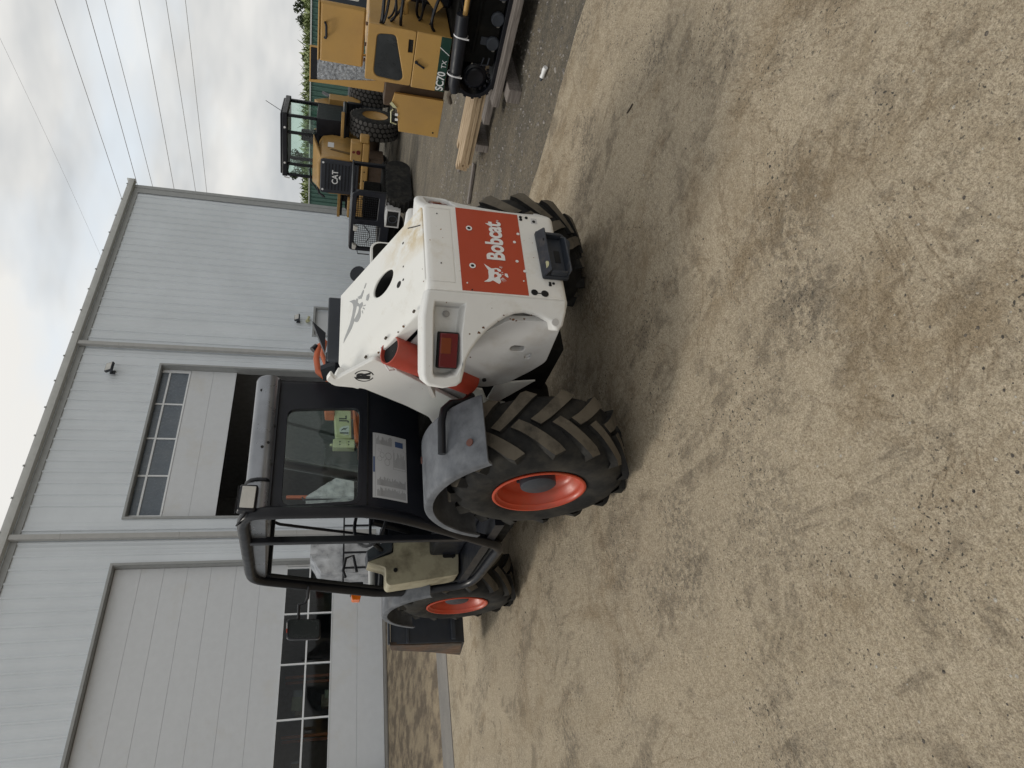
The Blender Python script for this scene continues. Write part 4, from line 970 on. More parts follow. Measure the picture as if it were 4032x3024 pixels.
# work lamp
wl = MB(); wl.slab([(-.692, .325, 2.075), (-.845, .325, 2.082), (-.850, .325, 1.985), (-.697, .325, 1.980)], (0, .07, .012))
wlo = tp('work_lamp', wl, M['black'], .012)
a = MB(); a.slab([(-.706, .322, 2.064), (-.832, .322, 2.070), (-.837, .322, 1.997), (-.710, .322, 1.992)], (0, .004, 0)); a.build('lens', M['lens'], wlo, .002)
a = MB(); a.slab([(-.700, .385, 2.09), (-.845, .385, 2.096), (-.845, .335, 2.089), (-.700, .335, 2.083)], (0, 0, .003)); a.tube([(-.77, .37, 1.99), (-.77, .385, 1.96), (-.77, .40, 1.95)], .012, 8)
a.tube([(-.845, .36, 2.03), (-.885, .37, 2.06), (-.90, .42, 2.085), (-.87, .45, 2.065)], .005, 6); a.build('lamp_bracket', M['black'], wlo)
# mirror on its arm
a = MB(); a.tube([(-.86, 1.80, 1.70), (-.93, 1.86, 1.705), (-.955, 1.89, 1.72), (-.965, 1.91, 1.765), (-1.06, 1.97, 1.765)], .011, 8)
arm = tp('mirror_arm', a, M['black'])
a = MB(); a.prism(roundpoly([(-1.048, 1.848), (-1.195, 1.842), (-1.205, 1.602), (-1.062, 1.606)], .03), 1, 1.955, 2.01)
mh = tp('mirror', a, M['black'], .012)
a = MB(); a.prism(roundpoly([(-1.056, 1.828), (-1.188, 1.823), (-1.196, 1.612), (-1.070, 1.616)], .022), 1, 1.9515, 1.9545); a.build('mirror_glass', paint('mirror_dark_reflection', (.012, .016, .017), .25), mh)  # dark reflection put into the glass colour
a = MB(); a.prism([(-1.08, 1.846), (-1.12, 1.844), (-1.12, 1.838), (-1.08, 1.840)], 1, 1.948, 1.9535); a.build('white_tape', M['ziptie'], mh)
a = MB(); a.prism([(-1.122, 1.846), (-1.15, 1.844), (-1.15, 1.837), (-1.122, 1.838)], 1, 1.948, 1.9535); a.build('red_tape', M['redrust'], mh)
# indicator and headlamp at the front left
a = MB(); a.prism(roundpoly([(-.70, 1.385), (-.70, 1.275), (-.79, 1.285), (-.80, 1.375)], .012), 1, 2.30, 2.42); il = tp('headlamp_housing', a, M['black'], .008)
a = MB(); a.prism(roundpoly([(-.80, 1.372), (-.80, 1.290), (-.845, 1.300), (-.842, 1.362)], .008), 1, 2.31, 2.40); a.build('indicator_lens', M['amber'], il, .004)
a = MB(); a.tube([(-.66, 2.3, 1.42), (-.60, 2.32, 1.44), (-.50, 2.3, 1.42), (-.48, 2.3, 1.36), (-.62, 2.3, 1.33)], .012, 8); a.build('lamp_guard', M['black'], il)
a = MB(); a.tube([(-.80, 2.2, 1.215), (-.50, 2.2, 1.22)], .026, 14); tp('white_bar', a, M['whitepipe'])
a = MB(); a.box(-.80, -.55, 2.22, 2.30, 1.08, 1.19); tp('fluid_tank', a, M['slate'], .01)
# bucket
b = MB(); X0, X1 = -1.02, 1.02
pf = [(3.28, .955), (3.30, .955), (3.30, .80), (3.335, .62), (3.36, .50), (3.36, .36), (3.40, .25), (4.00, .17), (4.00, .155), (3.38, .235), (3.335, .35), (3.335, .49), (3.31, .61), (3.275, .79)]
b.prism([(y, z) for y, z in pf], 0, X0, X1)
bk = tp('bucket', b, M['slate'], .004)
for x in (X0, X1 - .02):
    a = MB(); a.prism([(3.26, .965), (3.272, .93), (3.30, .80), (3.34, .60), (3.35, .36), (3.385, .26), (3.99, .165), (3.74, .50), (3.50, .93), (3.30, .965)], 0, x - .012, x + .018); a.build('bucket_side', paint('worn_bucket', (.05, .04, .033), .6, dirt=(.13, .06, .025), dscale=4, damt=(.4, .7), var=.3), bk, .003)
a = MB(); a.box(X0, X1, 3.24, 3.30, .965, .985); a.box(X0, X1, 3.262, 3.285, .785, .81); a.box(X0 + .02, X1 - .02, 3.30, 3.34, .33, .37); a.build('bucket_lip', M['slate'], bk, .003)
a = MB(); a.slab([(.02, 2.95, .85), (.34, 2.95, .85), (.34, 3.02, .30), (.02, 3.02, .30)], (0, .24, 0)); tp('quick_coupler', a, M['slate'], .01)

# ================================================================ YELLOW TRACKED MACHINE on timbers (right edge)
K = .9
def kz(z): return 1.65 - (1.65 - z) * K
exc = thing('tracked_trencher', 'yellow crawler machine with lifted hood and black rubber track at the right edge', 'construction machine', (6.6, 2.6, 0))
def ep(name, mb, mt, bevel=0, parent=None, **k):
    o = mb.build(name, mt, None, bevel, **k)
    if parent: o.parent = parent
    else: adopt(o, exc)
    return o
PX = 6.48
b = MB(); b.box(PX + .02, 7.55, 2.762, 3.272, kz(.53), 1.405)
body = ep('engine_housing', b, M['yellow'], .01)
d = MB(); d.prism(rrect(2.752, 3.280, kz(.895), 1.410, .02, 3), 0, PX - .012, PX + .018); dc = MB(); dc.prism(roundpoly([(y * K, kz(z)) for y, z in [(3.145, 1.292), (3.125, 1.10), (3.57, .975), (3.615, 1.02), (3.60, 1.265), (3.55, 1.300)]], .04), 0, PX - .03, PX - .004)
d2 = MB(); d2.prism([(y * K, kz(z)) for y, z in [(3.15, .965), (3.15, .915), (3.285, .91), (3.285, .96)]], 0, PX - .03, PX + .005)
dr = ep('side_door', d, M['yellow'], .006, cuts=[dc, d2])
a = MB(); a.prism(roundpoly([(y * K, kz(z)) for y, z in [(3.150, 1.288), (3.130, 1.104), (3.57, .980), (3.61, 1.02), (3.595, 1.262), (3.55, 1.295)]], .04), 0, PX - .0065, PX - .003); a.build('window', paint('smoked_glass', (.018, .021, .024), .3, dirt=(.06, .065, .07), dscale=4, damt=(.5, .9)), dr)
a = MB(); a.prism([(y * K, kz(z)) for y, z in [(3.152, .963), (3.152, .918), (3.283, .913), (3.283, .958)]], 0, PX - .002, PX + .003); a.build('vent_slot', M['hole'], dr)
b = MB(); b.prism(rrect(2.752, 3.290, kz(.52), kz(.888), .012, 3), 0, PX - .012, PX + .018); lp = ep('lower_panel', b, M['yellow'], .006)
a = MB(); a.slab([(PX - .016, y * K, kz(z)) for y, z in [(3.365, .865), (3.385, .862), (3.43, .77), (3.41, .765)]], (-.012, 0, 0)); a.cyl((PX - .012, 3.37 * K, kz(.862)), (PX - .03, 3.37 * K, kz(.862)), .015, 10); a.build('latch_handle', M['blackgrey'], lp, .003)
a = MB(); a.slab([(PX - .0135, y, z) for y, z in [(2.756, kz(.633)), (3.286, kz(.622)), (3.286, kz(.524)), (2.756, kz(.524))]], (.001, 0, 0)); gb = a.build('model_band', M['darkgreen'], lp)
text('model_number', 'SC70', .105, M['decal_white'], gb, (PX - .0146, 3.276, kz(.574)), (0, -1, 0), (0, 0, 1), sx=.84, bold=.0022, align='LEFT')
text('model_suffix', 'TX', .066, M['decal_white'], gb, (PX - .0146, 3.050, kz(.563)), (0, -1, 0), (0, 0, 1), sx=.9, align='LEFT')
a = MB(); a.slab([(PX - .0136, y, z) for y, z in [(2.86, kz(.633)), (2.852, kz(.633)), (2.915, kz(.525)), (2.923, kz(.525))]], (-.001, 0, 0)); a.build('band_slash', M['decal_white'], gb)
# raised hood lid with handle
LX = 6.60
b = MB(); b.prism(rrect(2.70, 3.245, 1.432, 1.842, .02, 3), 0, LX, LX + .06)
lid = ep('hood_lid', b, M['yellow'], .02)
a = MB(); a.box(LX - .004, LX + .12, 2.705, 3.24, 1.842, 1.858); a.build('lid_edge', M['yellow'], lid, .006)
a = MB(); a.tube([(LX - .002, 2.875, 1.795), (LX - .03, 2.885, 1.785), (LX - .032, 2.90, 1.782), (LX - .032, 2.99, 1.78), (LX - .03, 3.005, 1.785), (LX - .002, 3.015, 1.795)], .011, 8); a.build('lid_handle', M['blackgrey'], lid)
for y in (2.80, 2.99, 3.14):
    a = MB(); a.cyl((LX - .01, y, 1.422), (LX - .01, y + .03, 1.422), .009, 8); a.build('hinge', paint('rusty_hinge', (.06, .03, .02), .9), lid)
# open rear door with foil insulation
FX = 6.78
b = MB(); b.box(FX, FX + .03, 3.20, 3.555, 1.20, 1.935); dl = ep('open_door', b, M['yellow'], .006)
a = MB(); a.box(FX - .004, FX - .001, 3.21, 3.545, 1.86, 1.925); a.build('door_seal', M['black'], dl)
a = MB(); a.prism(roundpoly([(3.21, 1.862), (3.53, 1.862), (3.53, 1.20), (3.41, 1.21), (3.21, 1.21)], .03), 0, FX - .009, FX - .0045); a.build('foil_insulation', M['foil'], dl)
a = MB(); a.slab([(FX - .012, 3.555, 1.94), (FX - .012, 3.535, 1.94), (FX - .012, 3.42, 1.20), (FX - .012, 3.41, 1.04), (FX - .012, 3.50, 1.04), (FX - .012, 3.53, 1.16)], (.02, 0, 0)); a.build('door_flange', M['yellow'], dl)
b = MB(); b.prism([(3.43, .60), (3.43, 1.10), (3.56, 1.125), (3.60, 1.06), (3.84, 1.02), (3.85, .60)], 0, 6.565, 6.60)
sp = ep('side_plate', b, M['yellow'], .004)
a = MB(); a.tube([(6.56, 3.60, 1.10), (6.55, 3.62, 1.12), (6.55, 3.74, 1.11), (6.56, 3.76, 1.05)], .007, 6); a.slab([(6.555, 3.58, 1.06), (6.555, 3.58, 1.10), (6.555, 3.545, 1.14), (6.555, 3.52, 1.12)], (.01, 0, 0)); a.build('grab_rail', M['cream'], sp)
a = MB(); a.box(6.556, 6.564, 3.64, 3.665, 1.045, 1.075); a.box(6.556, 6.564, 3.695, 3.72, 1.04, 1.07); a.build('white_tag', M['decal_white'], sp)
a = MB(); a.cyl((6.563, 3.80, .66), (6.566, 3.80, .66), .01, 10); a.build('plate_hole', M['hole'], sp)
b = MB(); b.box(6.62, 7.5, 3.285, 3.60, .60, 1.20); ep('inner_bulkhead', b, paint('dark_brown_metal', (.06, .035, .018), .7), .01)
# frame, hoses, spars toward the right edge
b = MB(); b.box(6.52, 7.5, 1.2, 3.3, .40, .63); ep('main_frame', b, M['under'], .01)
random.seed(6)
for i in range(11):
    y0 = random.uniform(2.1, 2.5); z0 = random.uniform(.72, 1.3); x0 = random.uniform(6.5, 6.8)
    ctl = [Vector(q) for q in ((x0, 2.76, z0), (x0 - .05, 2.66, z0 + random.uniform(-.15, .15)), (x0 - .05, 2.45, z0 + random.uniform(-.25, .1)), (x0 + .05, y0 - .3, z0 + random.uniform(-.2, .2)), (x0, y0 - .9, z0))]
    pts = []
    for kk in range(21):
        t = kk / 20; q = list(ctl)
        while len(q) > 1: q = [q[m_] * (1 - t) + q[m_ + 1] * t for m_ in range(len(q) - 1)]
        pts.append(q[0])
    a = MB(); a.tube(pts, random.uniform(.008, .016), 8)
    ep('hydraulic_hose', a, M['black'])
b = MB(); b.box(6.85, 7.4, 1.4, 2.66, .64, 1.16); ep('winch_block', b, M['blackgrey'], .03)
b = MB(); b.slab([(6.62, 2.62, .80), (6.62, 2.50, .92), (6.62, 2.42, .86), (6.62, 2.55, .74)], (.04, 0, 0)); b.tube([(6.60, 2.66, 1.08), (6.56, 2.54, 1.10), (6.56, 2.48, 1.04), (6.58, 2.42, 1.08)], .03, 10); b.box(6.64, 6.7, 2.2, 2.5, 1.0, 1.12); ep('valve_bracket', b, M['yellow'], .006)
# sleeved hose bundle with two white ties, yellow bar
a = MB(); a.tube([(6.20, 2.42, .62), (6.20, 2.6, .61), (6.20, 2.85, .60), (6.21, 3.05, .59), (6.24, 3.14, .57)], [.058, .062, .06, .056, .045], 16)
sl = ep('hose_sleeve', a, M['blackgrey'])
for y in (2.60, 2.955):
    a = MB(); a.lathe([(.063, -.006), (.066, -.006), (.066, .006), (.063, .006)], (6.20, y, .607), 1, 20, True); a.box(6.13, 6.138, y - .005, y + .006, .54, .60); a.build('cable_tie', M['ziptie'], sl)
a = MB(); a.tube([(6.20, .9, .63), (6.20, 2.46, .60)], .022, 12); ep('control_bar', a, M['yellow'])
a = MB(); a.tube([(6.28, 3.10, .57), (6.33, 3.24, .60), (6.40, 3.35, .56)], .022, 8); ep('stay_bar', a, M['bark'])
# track
def track(x0, x1, yc, zc, r, ylen, lab):
    t = MB(); pts = []; n = 14
    for i in range(n + 1): a = R(-90 + 180 * i / n); pts.append((yc + math.cos(a) * r, zc + math.sin(a) * r))
    for i in range(n + 1): a = R(90 + 180 * i / n); pts.append((yc - ylen + math.cos(a) * r, zc + math.sin(a) * r))
    inn = [((p[0] - (yc if p[0] > yc - ylen / 2 else yc - ylen)) * (1 - .035 / r) + (yc if p[0] > yc - ylen / 2 else yc - ylen), (p[1] - zc) * (1 - .035 / r) + zc) for p in pts]
    k = len(pts); vs = [(x0, *p) for p in pts] + [(x1, *p) for p in pts] + [(x0, *p) for p in inn] + [(x1, *p) for p in inn]; fs = []
    for i in range(k):
        j = (i + 1) % k; fs += [(i, j, k + j, k + i), (2 * k + i, 3 * k + i, 3 * k + j, 2 * k + j), (i, 2 * k + i, 2 * k + j, j), (k + i, k + j, 3 * k + j, 3 * k + i)]
    t.add(vs, fs)
    # cleats
    q = 0.0; per = []
    for i in range(k):
        p = Vector(pts[i]); c = Vector(pts[(i + 1) % k]); L_ = (c - p).length; d_ = (c - p).normalized(); s_ = -q
        while q < L_: per.append((p + d_ * q, d_)); q += .075
        q -= L_
    for p, d_ in per:
        nn = Vector((d_.y, -d_.x)); a_ = p - d_ * .014; c_ = p + d_ * .014
        t.add([(x, v.x, v.y) for x in (x0 + .004, x1 - .004) for v in (a_, c_, c_ + nn * .016, a_ + nn * .016)], [(0, 1, 2, 3), (7, 6, 5, 4), (0, 4, 5, 1), (1, 5, 6, 2), (2, 6, 7, 3), (3, 7, 4, 0)])
    return t
TX0, TX1 = 6.26, 6.50
tr = ep('rubber_track', track(TX0, TX1, 2.99, .392, .200, 2.3, ''), M['black'], .002)
a = MB(); a.lathe([(.001, -.03), (.078, -.03), (.09, -.018), (.092, .0), (.105, .005), (.12, .02), (.001, .02)], (TX0 + .02, 2.99, .392), 0, 28)
for i in range(14):
    t = 6.283 * i / 14; a.box(TX0 + .03, TX0 + .06, 2.995 + math.cos(t) * .118 - .012, 2.995 + math.cos(t) * .118 + .012, .368 + math.sin(t) * .118 - .012, .368 + math.sin(t) * .118 + .012)
a.build('drive_sprocket', M['black'], tr)
a = MB(); a.box(TX0 + .05, TX1 - .04, .8, 2.88, .235, .55); a.box(TX0 + .025, TX0 + .05, .8, 2.78, .44, .47)
a.build('track_frame', M['under'], tr, .01)
for i in range(7):
    a = MB(); a.lathe([(.001, -.006), (.05, -.006), (.062, .004), (.062, .03), (.001, .03)], (TX0 + .02, 2.66 - i * .22, .285), 0, 18); a.build('track_roller', M['slate'], tr)
for i in range(6):
    a = MB(); a.lathe([(.001, 0), (.016, 0), (.016, .012)], (TX0 + .035, 2.72 - i * .22, .27), 0, 12); a.build('roller_bolt', M['steel'], tr)
a = MB(); a.tube([(TX0 + .03, 2.80, .34), (TX0 + .0, 2.86, .36), (TX0, 2.85, .30), (TX0 + .02, 2.79, .29)], .008, 6); a.build('shackle', M['slate'], tr); a = MB(); a.prism(rrect(2.62, 2.69, .33, .40, .008), 0, TX0 + .042, TX0 + .05); a.build('grease_cover', M['slate'], tr)
tr2 = ep('rubber_track', track(7.25, 7.5, 3.10, .368, .162, 2.3, ''), M['black'], .002)
a = MB(); a.lathe([(.001, -.03), (.09, -.03), (.12, .02), (.001, .02)], (7.26, 3.10, .368), 0, 20); a.build('drive_sprocket', M['black'], tr2)
# timbers under it
for i, (x0, x1, y0, y1, z0, z1, mt, lb) in enumerate([(6.16, 6.32, .4, 3.20, .12, .19, 'woodgrey', 'long grey beam lying under the front rubber track'), (6.44, 6.60, .5, 3.55, .105, .175, 'woodgrey', 'dark beam behind the long grey beam under the track'),
                                  (6.02, 6.95, 2.93, 3.06, -.03, .10, 'woodgrey', 'cross block carrying the beams below the track sprocket')]):
    a = MB(); a.box(x0, x1, y0, y1, z0, z1); tag(a.build('timber_beam', M[mt], None, .006), lb, 'timber', None)
for i in range(15):
    layer, col = divmod(i, 5)
    a = MB(); a.box(-.046, .046, -1.28, 1.28, -.02, .02)
    o = a.build('lumber_board', M['wood'], None, .003); o.location = (6.85 + col * .098, 2.90 + .05 * ((i * 7) % 5) + (.12 if col < 3 else 0), .135 + layer * .044); o.rotation_euler = (0, 0, R(-1.5 + .4 * (i % 3)))
    tag(o, ['board %s in the %s layer of the fresh lumber stack' % (a_, b_) for b_ in ('lowest', 'middle', 'top') for a_ in ('nearest the camera', 'second from the camera', 'in the middle', 'second from the far side', 'on the far side')][i], 'board', 'fresh lumber boards behind the track')
for y, lb in ((2.4, 'block under the lumber stack behind the track'), (4.0, 'block under the free end of the lumber stack')):
    a = MB(); a.box(6.80, 7.32, y, y + .09, -.03, .112); tag(a.build('timber_block', M['woodgrey'], None, .005), lb, 'timber')
for (p, an, ln, lb) in (((7.15, 4.75, 0.0), 20, .5, 'broken plank end lying beyond the lumber stack'), ((7.9, 4.9, 0.0), -35, .7, 'thin dark plank lying on the mud beyond the lumber')):
    a = MB(); a.box(-.04, .04, -ln / 2, ln / 2, -.02, .01); o = a.build('loose_plank', M['woodgrey'], None, .003); o.location = p; o.rotation_euler = (0, 0, R(an)); tag(o, lb, 'board')
bt = thing('drink_can', 'small crushed white can lying on the dark gravel', 'litter', (5.42, 2.44, 0), R(70))
a = MB(); a.tube([(-.05, 0, .0), (-.02, 0, .002), (.02, .004, .0), (.05, .006, .0)], [.020, .021, .017, .02], 12); a.build('can_body', M['decal_white'], bt); a = MB(); a.tube([(.053, .006, 0), (.085, .012, 0)], [.016, .01], 10); a.build('crushed_end', M['slate'], bt)

# ================================================================ WHEEL LOADER
ld = thing('wheel_loader', 'large yellow wheel loader with black cab and dark rear grille', 'wheel loader', (15.6, 11.1, 0), R(-78))
LXc = .30
def lp_(name, mb, mt, bevel=0, parent=None, **k): return mb.build(name, mt, parent or ld, bevel, **k)
cx = LXc
b = MB()   # hood body
b.prism([(cx - .50, 1.0), (cx - .52, 1.75), (cx - .46, 2.02), (cx - .30, 2.10), (cx + .30, 2.10), (cx + .46, 2.02), (cx + .52, 1.75), (cx + .50, 1.0)], 1, .22, 1.9)
b.slab([(cx - .46, .22, 2.00), (cx + .46, .22, 2.00), (cx + .62, 1.1, 2.24), (cx - .62, 1.1, 2.24)], (0, .5, .02))
hd = lp_('engine_hood', b, M['catyellow'], .05)
a = MB(); a.prism([(cx - .46, 1.02), (cx - .47, 1.95), (cx - .44, 2.02), (cx + .44, 2.02), (cx + .47, 1.95), (cx + .46, 1.02)], 1, .16, .215); gr = a.build('rear_grille', M['darkgrille'], hd, .03)
a = MB()
for z in [1.1 + i * .085 for i in range(10)]: a.box(cx - .36, cx + .36, .150, .158, z, z + .03)
a.build('grille_slats', M['black'], gr)
a = MB()
for x in (cx - .37, cx + .37): a.lathe([(.001, 0), (.028, 0), (.028, .01)], (x, .150, 1.95), 1, 12)
a.build('grille_bolt', M['decal_white'], gr)
text('maker_lettering', 'CAT', .215, M['decal_white'], gr, (cx - .0, .1485, 1.63), (1, 0, 0), (0, 0, 1), sx=.9, bold=.004)
a = MB(); a.slab([(cx - .07, .1482, 1.50), (cx + .07, .1482, 1.50), (cx + .0, .1482, 1.545)], (0, -.001, 0)); a.build('emblem_triangle', M['decal_white'], gr)
a = MB(); a.slab([(cx + .521, .9, 1.70), (cx + .521, 1.25, 1.70), (cx + .521, 1.25, 1.86), (cx + .521, .9, 1.86)], (.004, 0, 0)); a.build('model_plate', M['decal_white'], hd)
a = MB(); a.slab([(cx + .524, .50, 1.15), (cx + .524, .62, 1.15), (cx + .524, .80, 1.75), (cx + .524, .70, 1.80)], (.004, 0, 0)); a.build('side_vent', paint('dark_yellow_recess', (.12, .07, .02), .7), hd)
b = MB(); b.box(cx - 1.05, cx + 1.05, 0, .28, .80, .98); b.box(cx - 1.05, cx - .55, 0, .30, .981, 1.28); b.box(cx + .55, cx + 1.05, 0, .30, .981, 1.28); b.box(cx + 1.05, cx + 1.25, .02, .2, .82, 1.06)
bm_ = lp_('rear_bumper', b, M['catyellow'], .03)
for sx in (-1, 1):
    a = MB(); a.lathe([(.001, 0), (.055, 0), (.06, .02)], (cx + sx * .80, -.012, 1.08), 1, 18); a.lathe([(.001, 0), (.035, 0)], (cx + sx * .80, -.012, 1.20), 1, 14); a.build('rear_light', M['lampred'], bm_)
a = MB()
for x in (-.45, -.2, .05, .3): a.cyl((cx + x, -.002, .90), (cx + x, .0, .90), .02, 10)
a.build('bumper_hole', M['hole'], bm_)
b = MB(); b.box(cx - .55, cx + .60, .10, .9, .40, .78); b.cyl((cx - 1.0, 1.3, .66), (cx + 1.0, 1.3, .66), .16, 16); b.box(cx - .4, cx + .4, .9, 4.4, .5, 1.0); lp_('chassis', b, paint('brown_frame', (.07, .045, .028), .8), .02)
def loader_wheel(x, y):
    r = thing('wheel', '', ''); del r['label']; del r['category']; r.parent = ld; r.location = (x, y, .66)
    Rr, wd = .66, .26
    t = MB(); t.lathe([(.34, -wd), (.48, -wd - .02), (.60, -wd + .01), (.635, -wd + .06), (.64, 0), (.635, wd - .06), (.60, wd - .01), (.48, wd + .02), (.34, wd)], (0, 0, 0), 0, 44)
    t.cur = 1; NB = 30
    for k in range(NB):
        for row in range(4):
            xa = -wd + .03 + row * .122; a0 = 2 * math.pi * (k + .5 * (row % 2)) / NB; da = 2 * math.pi / NB * .40
            hexp = [(xa, a0), (xa + .03, a0 - da), (xa + .085, a0 - da * .8), (xa + .112, a0 + da * .1), (xa + .085, a0 + da), (xa + .025, a0 + da * .9)]
            vs = [(px_, math.sin(q) * rr, math.cos(q) * rr) for rr in (.625, .662) for px_, q in hexp]
            t.add(vs, [tuple(range(6)), tuple(range(6, 12))[::-1]] + [(i, (i + 1) % 6, 6 + (i + 1) % 6, 6 + i) for i in range(6)])
    t.build('tyre', [M['tyre'], paint('loader_tread', (.085, .08, .075), .85, var=.1)], r, angle=45)
    d = MB(); d.lathe([(.345, -wd - .005), (.34, wd + .005)], (0, 0, 0), 0, 30); d.lathe([(.35, wd + .0), (.30, wd - .06), (.12, wd - .12), (.001, wd - .10)], (0, 0, 0), 0, 30); d.lathe([(.35, -wd + .0), (.30, -wd + .06), (.001, -wd + .08)], (0, 0, 0), 0, 30)
    d.build('rim', M['catyellow'], r)
    return r
lw = loader_wheel(cx + 1.12, 1.35)
for x, y in ((cx - 1.12, 1.35), (cx + 1.12, 4.3), (cx - 1.12, 4.3)):
    c = lw.copy(); COL.objects.link(c); c.location = (x, y, .66)
    for ch in [o for o in bpy.data.objects if o.parent == lw]: q = ch.copy(); COL.objects.link(q); q.parent = c
for s in (-1, 1):
    a = MB(); a.box(cx + s * 1.12 - .34, cx + s * 1.12 + .34, .95, 1.95, 1.40, 1.50); a.box(cx + s * 1.12 - .34, cx + s * 1.12 + .34, 1.9, 2.0, 1.0, 1.40); lp_('fender', a, M['black'], .03)
    a = MB(); a.box(cx + s * 1.12 - .36, cx + s * 1.12 + .36, .90, .96, 1.46, 1.54); lp_('fender_edge', a, M['catyellow'], .01)
# cab
b = MB(); b.box(cx - .85, cx + .95, 1.85, 3.4, 2.95, 3.10); b.box(cx - .80, cx + .90, 1.9, 3.3, 3.101, 3.15); cabl = lp_('cab_roof', b, M['black'], .04)
b = MB()
for x in (cx - .82, cx - .50, cx + .40, cx + .86):
    b.box(x - .04, x + .04, 1.92, 2.0, 2.2, 2.95)
for x in (cx - .82, cx + .86): b.box(x - .045, x + .045, 3.2, 3.3, 1.5, 2.95)
b.box(cx + .42, cx + .90, 1.94, 3.28, 1.30, 2.20); b.box(cx - .86, cx - .30, 1.94, 3.28, 1.30, 2.20); b.box(cx - .299, cx + .419, 1.95, 2.0, 2.1, 2.24)
lp_('cab_shell', b, M['black'], .015)
a = MB(); a.box(cx - .78, cx + .82, 1.955, 1.96, 2.24, 2.95); a.box(cx + .855, cx + .86, 2.01, 3.19, 2.2, 2.95); a.box(cx - .83, cx - .825, 2.01, 3.19, 2.2, 2.95); a.box(cx - .78, cx + .82, 3.25, 3.255, 2.2, 2.95); lp_('cab_glass', a, M['glass'])
a = MB(); a.box(cx + .02, cx + .34, 2.45, 2.6, 2.2, 2.62); a.box(cx - .0, cx + .36, 2.3, 2.6, 2.0, 2.4); lp_('operator_seat', a, M['black'], .04)
a = MB(); a.cyl((cx - .45, 1.845, 3.03), (cx - .45, 1.855, 3.03), .03, 12); a.cyl((cx + .55, 1.845, 3.03), (cx + .55, 1.855, 3.03), .03, 12); a.build('work_light', M['decal_white'], cabl)
a = MB(); a.tube([(cx + .85, 2.2, 3.1), (cx + 1.05, 2.3, 3.55)], .008, 5); a.build('antenna', M['black'], cabl)
a = MB(); a.tube([(cx - .85, 1.95, 3.0), (cx - .90, 1.93, 3.05), (cx - .92, 1.93, 2.9)], .02, 6); a.build('cab_handle', M['decal_white'], cabl)
a = MB(); a.tube([(cx - .55, 1.9, 2.2), (cx - .80, 1.6, 2.15), (cx - 1.0, 1.3, 2.05), (cx - 1.05, 1.2, 1.9)], .03, 8); a.tube([(cx - .55, 1.9, 2.35), (cx - .85, 1.7, 2.3), (cx - 1.1, 1.3, 1.95)], .02, 8); lp_('hand_rail', a, M['black'])
# front arms and linkage showing right of the cab
b = MB()
for s in (-1, 1): b.slab([(cx + s * .45, 3.5, 1.9), (cx + s * .45, 4.6, 2.35), (cx + s * .45, 5.8, 1.0), (cx + s * .45, 5.6, .9), (cx + s * .45, 4.4, 1.9), (cx + s * .45, 3.5, 1.4)], (.14, 0, 0))
b.box(cx - .55, cx + 1.0, 3.5, 4.0, 1.0, 1.9); lp_('lift_arm', b, M['catyellow'], .02)
b = MB(); b.prism([(5.7, .2), (5.7, 1.2), (6.2, 1.35), (6.9, .2)], 0, cx - 1.3, cx + 1.3); lp_('loader_bucket', b, M['slate'], .02)
a = MB(); a.cyl((cx + .9, 3.6, 1.5), (cx + .7, 5.0, 2.1), .05, 10); lp_('lift_cylinder', a, M['black'])

# ================================================================ SMALL CAGED LOADER behind the telehandler
sk = thing('skid_steer', 'small black caged skid steer partly hidden behind the white hood', 'skid steer', (12.3, 9.4, 0), R(0))
b = MB(); c1 = MB(); c2 = MB()
b.prism(roundpoly([(-.72, .42), (-.72, 1.16), (-.62, 1.27), (.86, 1.27), (.90, 1.2), (.90, .42)], .04), 0, -.02, .05)
c1.prism(roundpoly([(-.60, .70), (-.60, 1.17), (.02, 1.17), (.02, .70)], .04), 0, -.1, .1); c2.prism(roundpoly([(.16, .62), (.16, 1.17), (.70, 1.17), (.82, 1.05), (.82, .62)], .04), 0, -.1, .1)
cg = b.build('cage_frame', M['blackgrey'], sk, .01, cuts=[c1, c2])
b = MB(); b.box(.051, 1.15, -.70, .88, 1.235, 1.275); b.box(1.05, 1.12, -.70, -.62, .3, 1.234); b.box(1.05, 1.12, .80, .88, .3, 1.234); b.build('cage_roof', M['blackgrey'], sk, .01)
a = MB()
for i in range(25):
    y = -.60 + i * .058
    if y < .02 or y > .16: a.box(.012, .018, y, y + .009, .63, 1.18)
for i in range(13):
    z = .66 + i * .042; a.box(.006, .0115, -.60, .02, z, z + .008); a.box(.006, .0115, .16, .81, z, z + .008)
a.build('wire_mesh', M['black'], cg)
a = MB(); a.tube([(-.03, .16, .98), (-.05, .30, .86), (-.05, .45, .82), (-.03, .62, .90)], .010, 6); a.build('cable', M['black'], cg)
b = MB(); b.box(.06, 1.3, -.66, .84, .25, .62); b.box(.3, 1.0, -.3, .4, .62, 1.0); b.build('body', M['under'], sk, .03)
b = MB(); b.box(-.42, -.03, -.62, -.16, .26, .56); sb = b.build('light_panel', M['white_panel'], sk, .008)
b = MB(); b.box(-.424, -.4205, -.58, -.20, .30, .53); b.build('fan_recess', M['hole'], sb)
b = MB(); b.lathe([(.08, -.004), (.10, -.004), (.10, -.012), (.08, -.012)], (-.42, -.39, .41), 0, 20, True); b.build('fan_ring', M['slate'], sb)
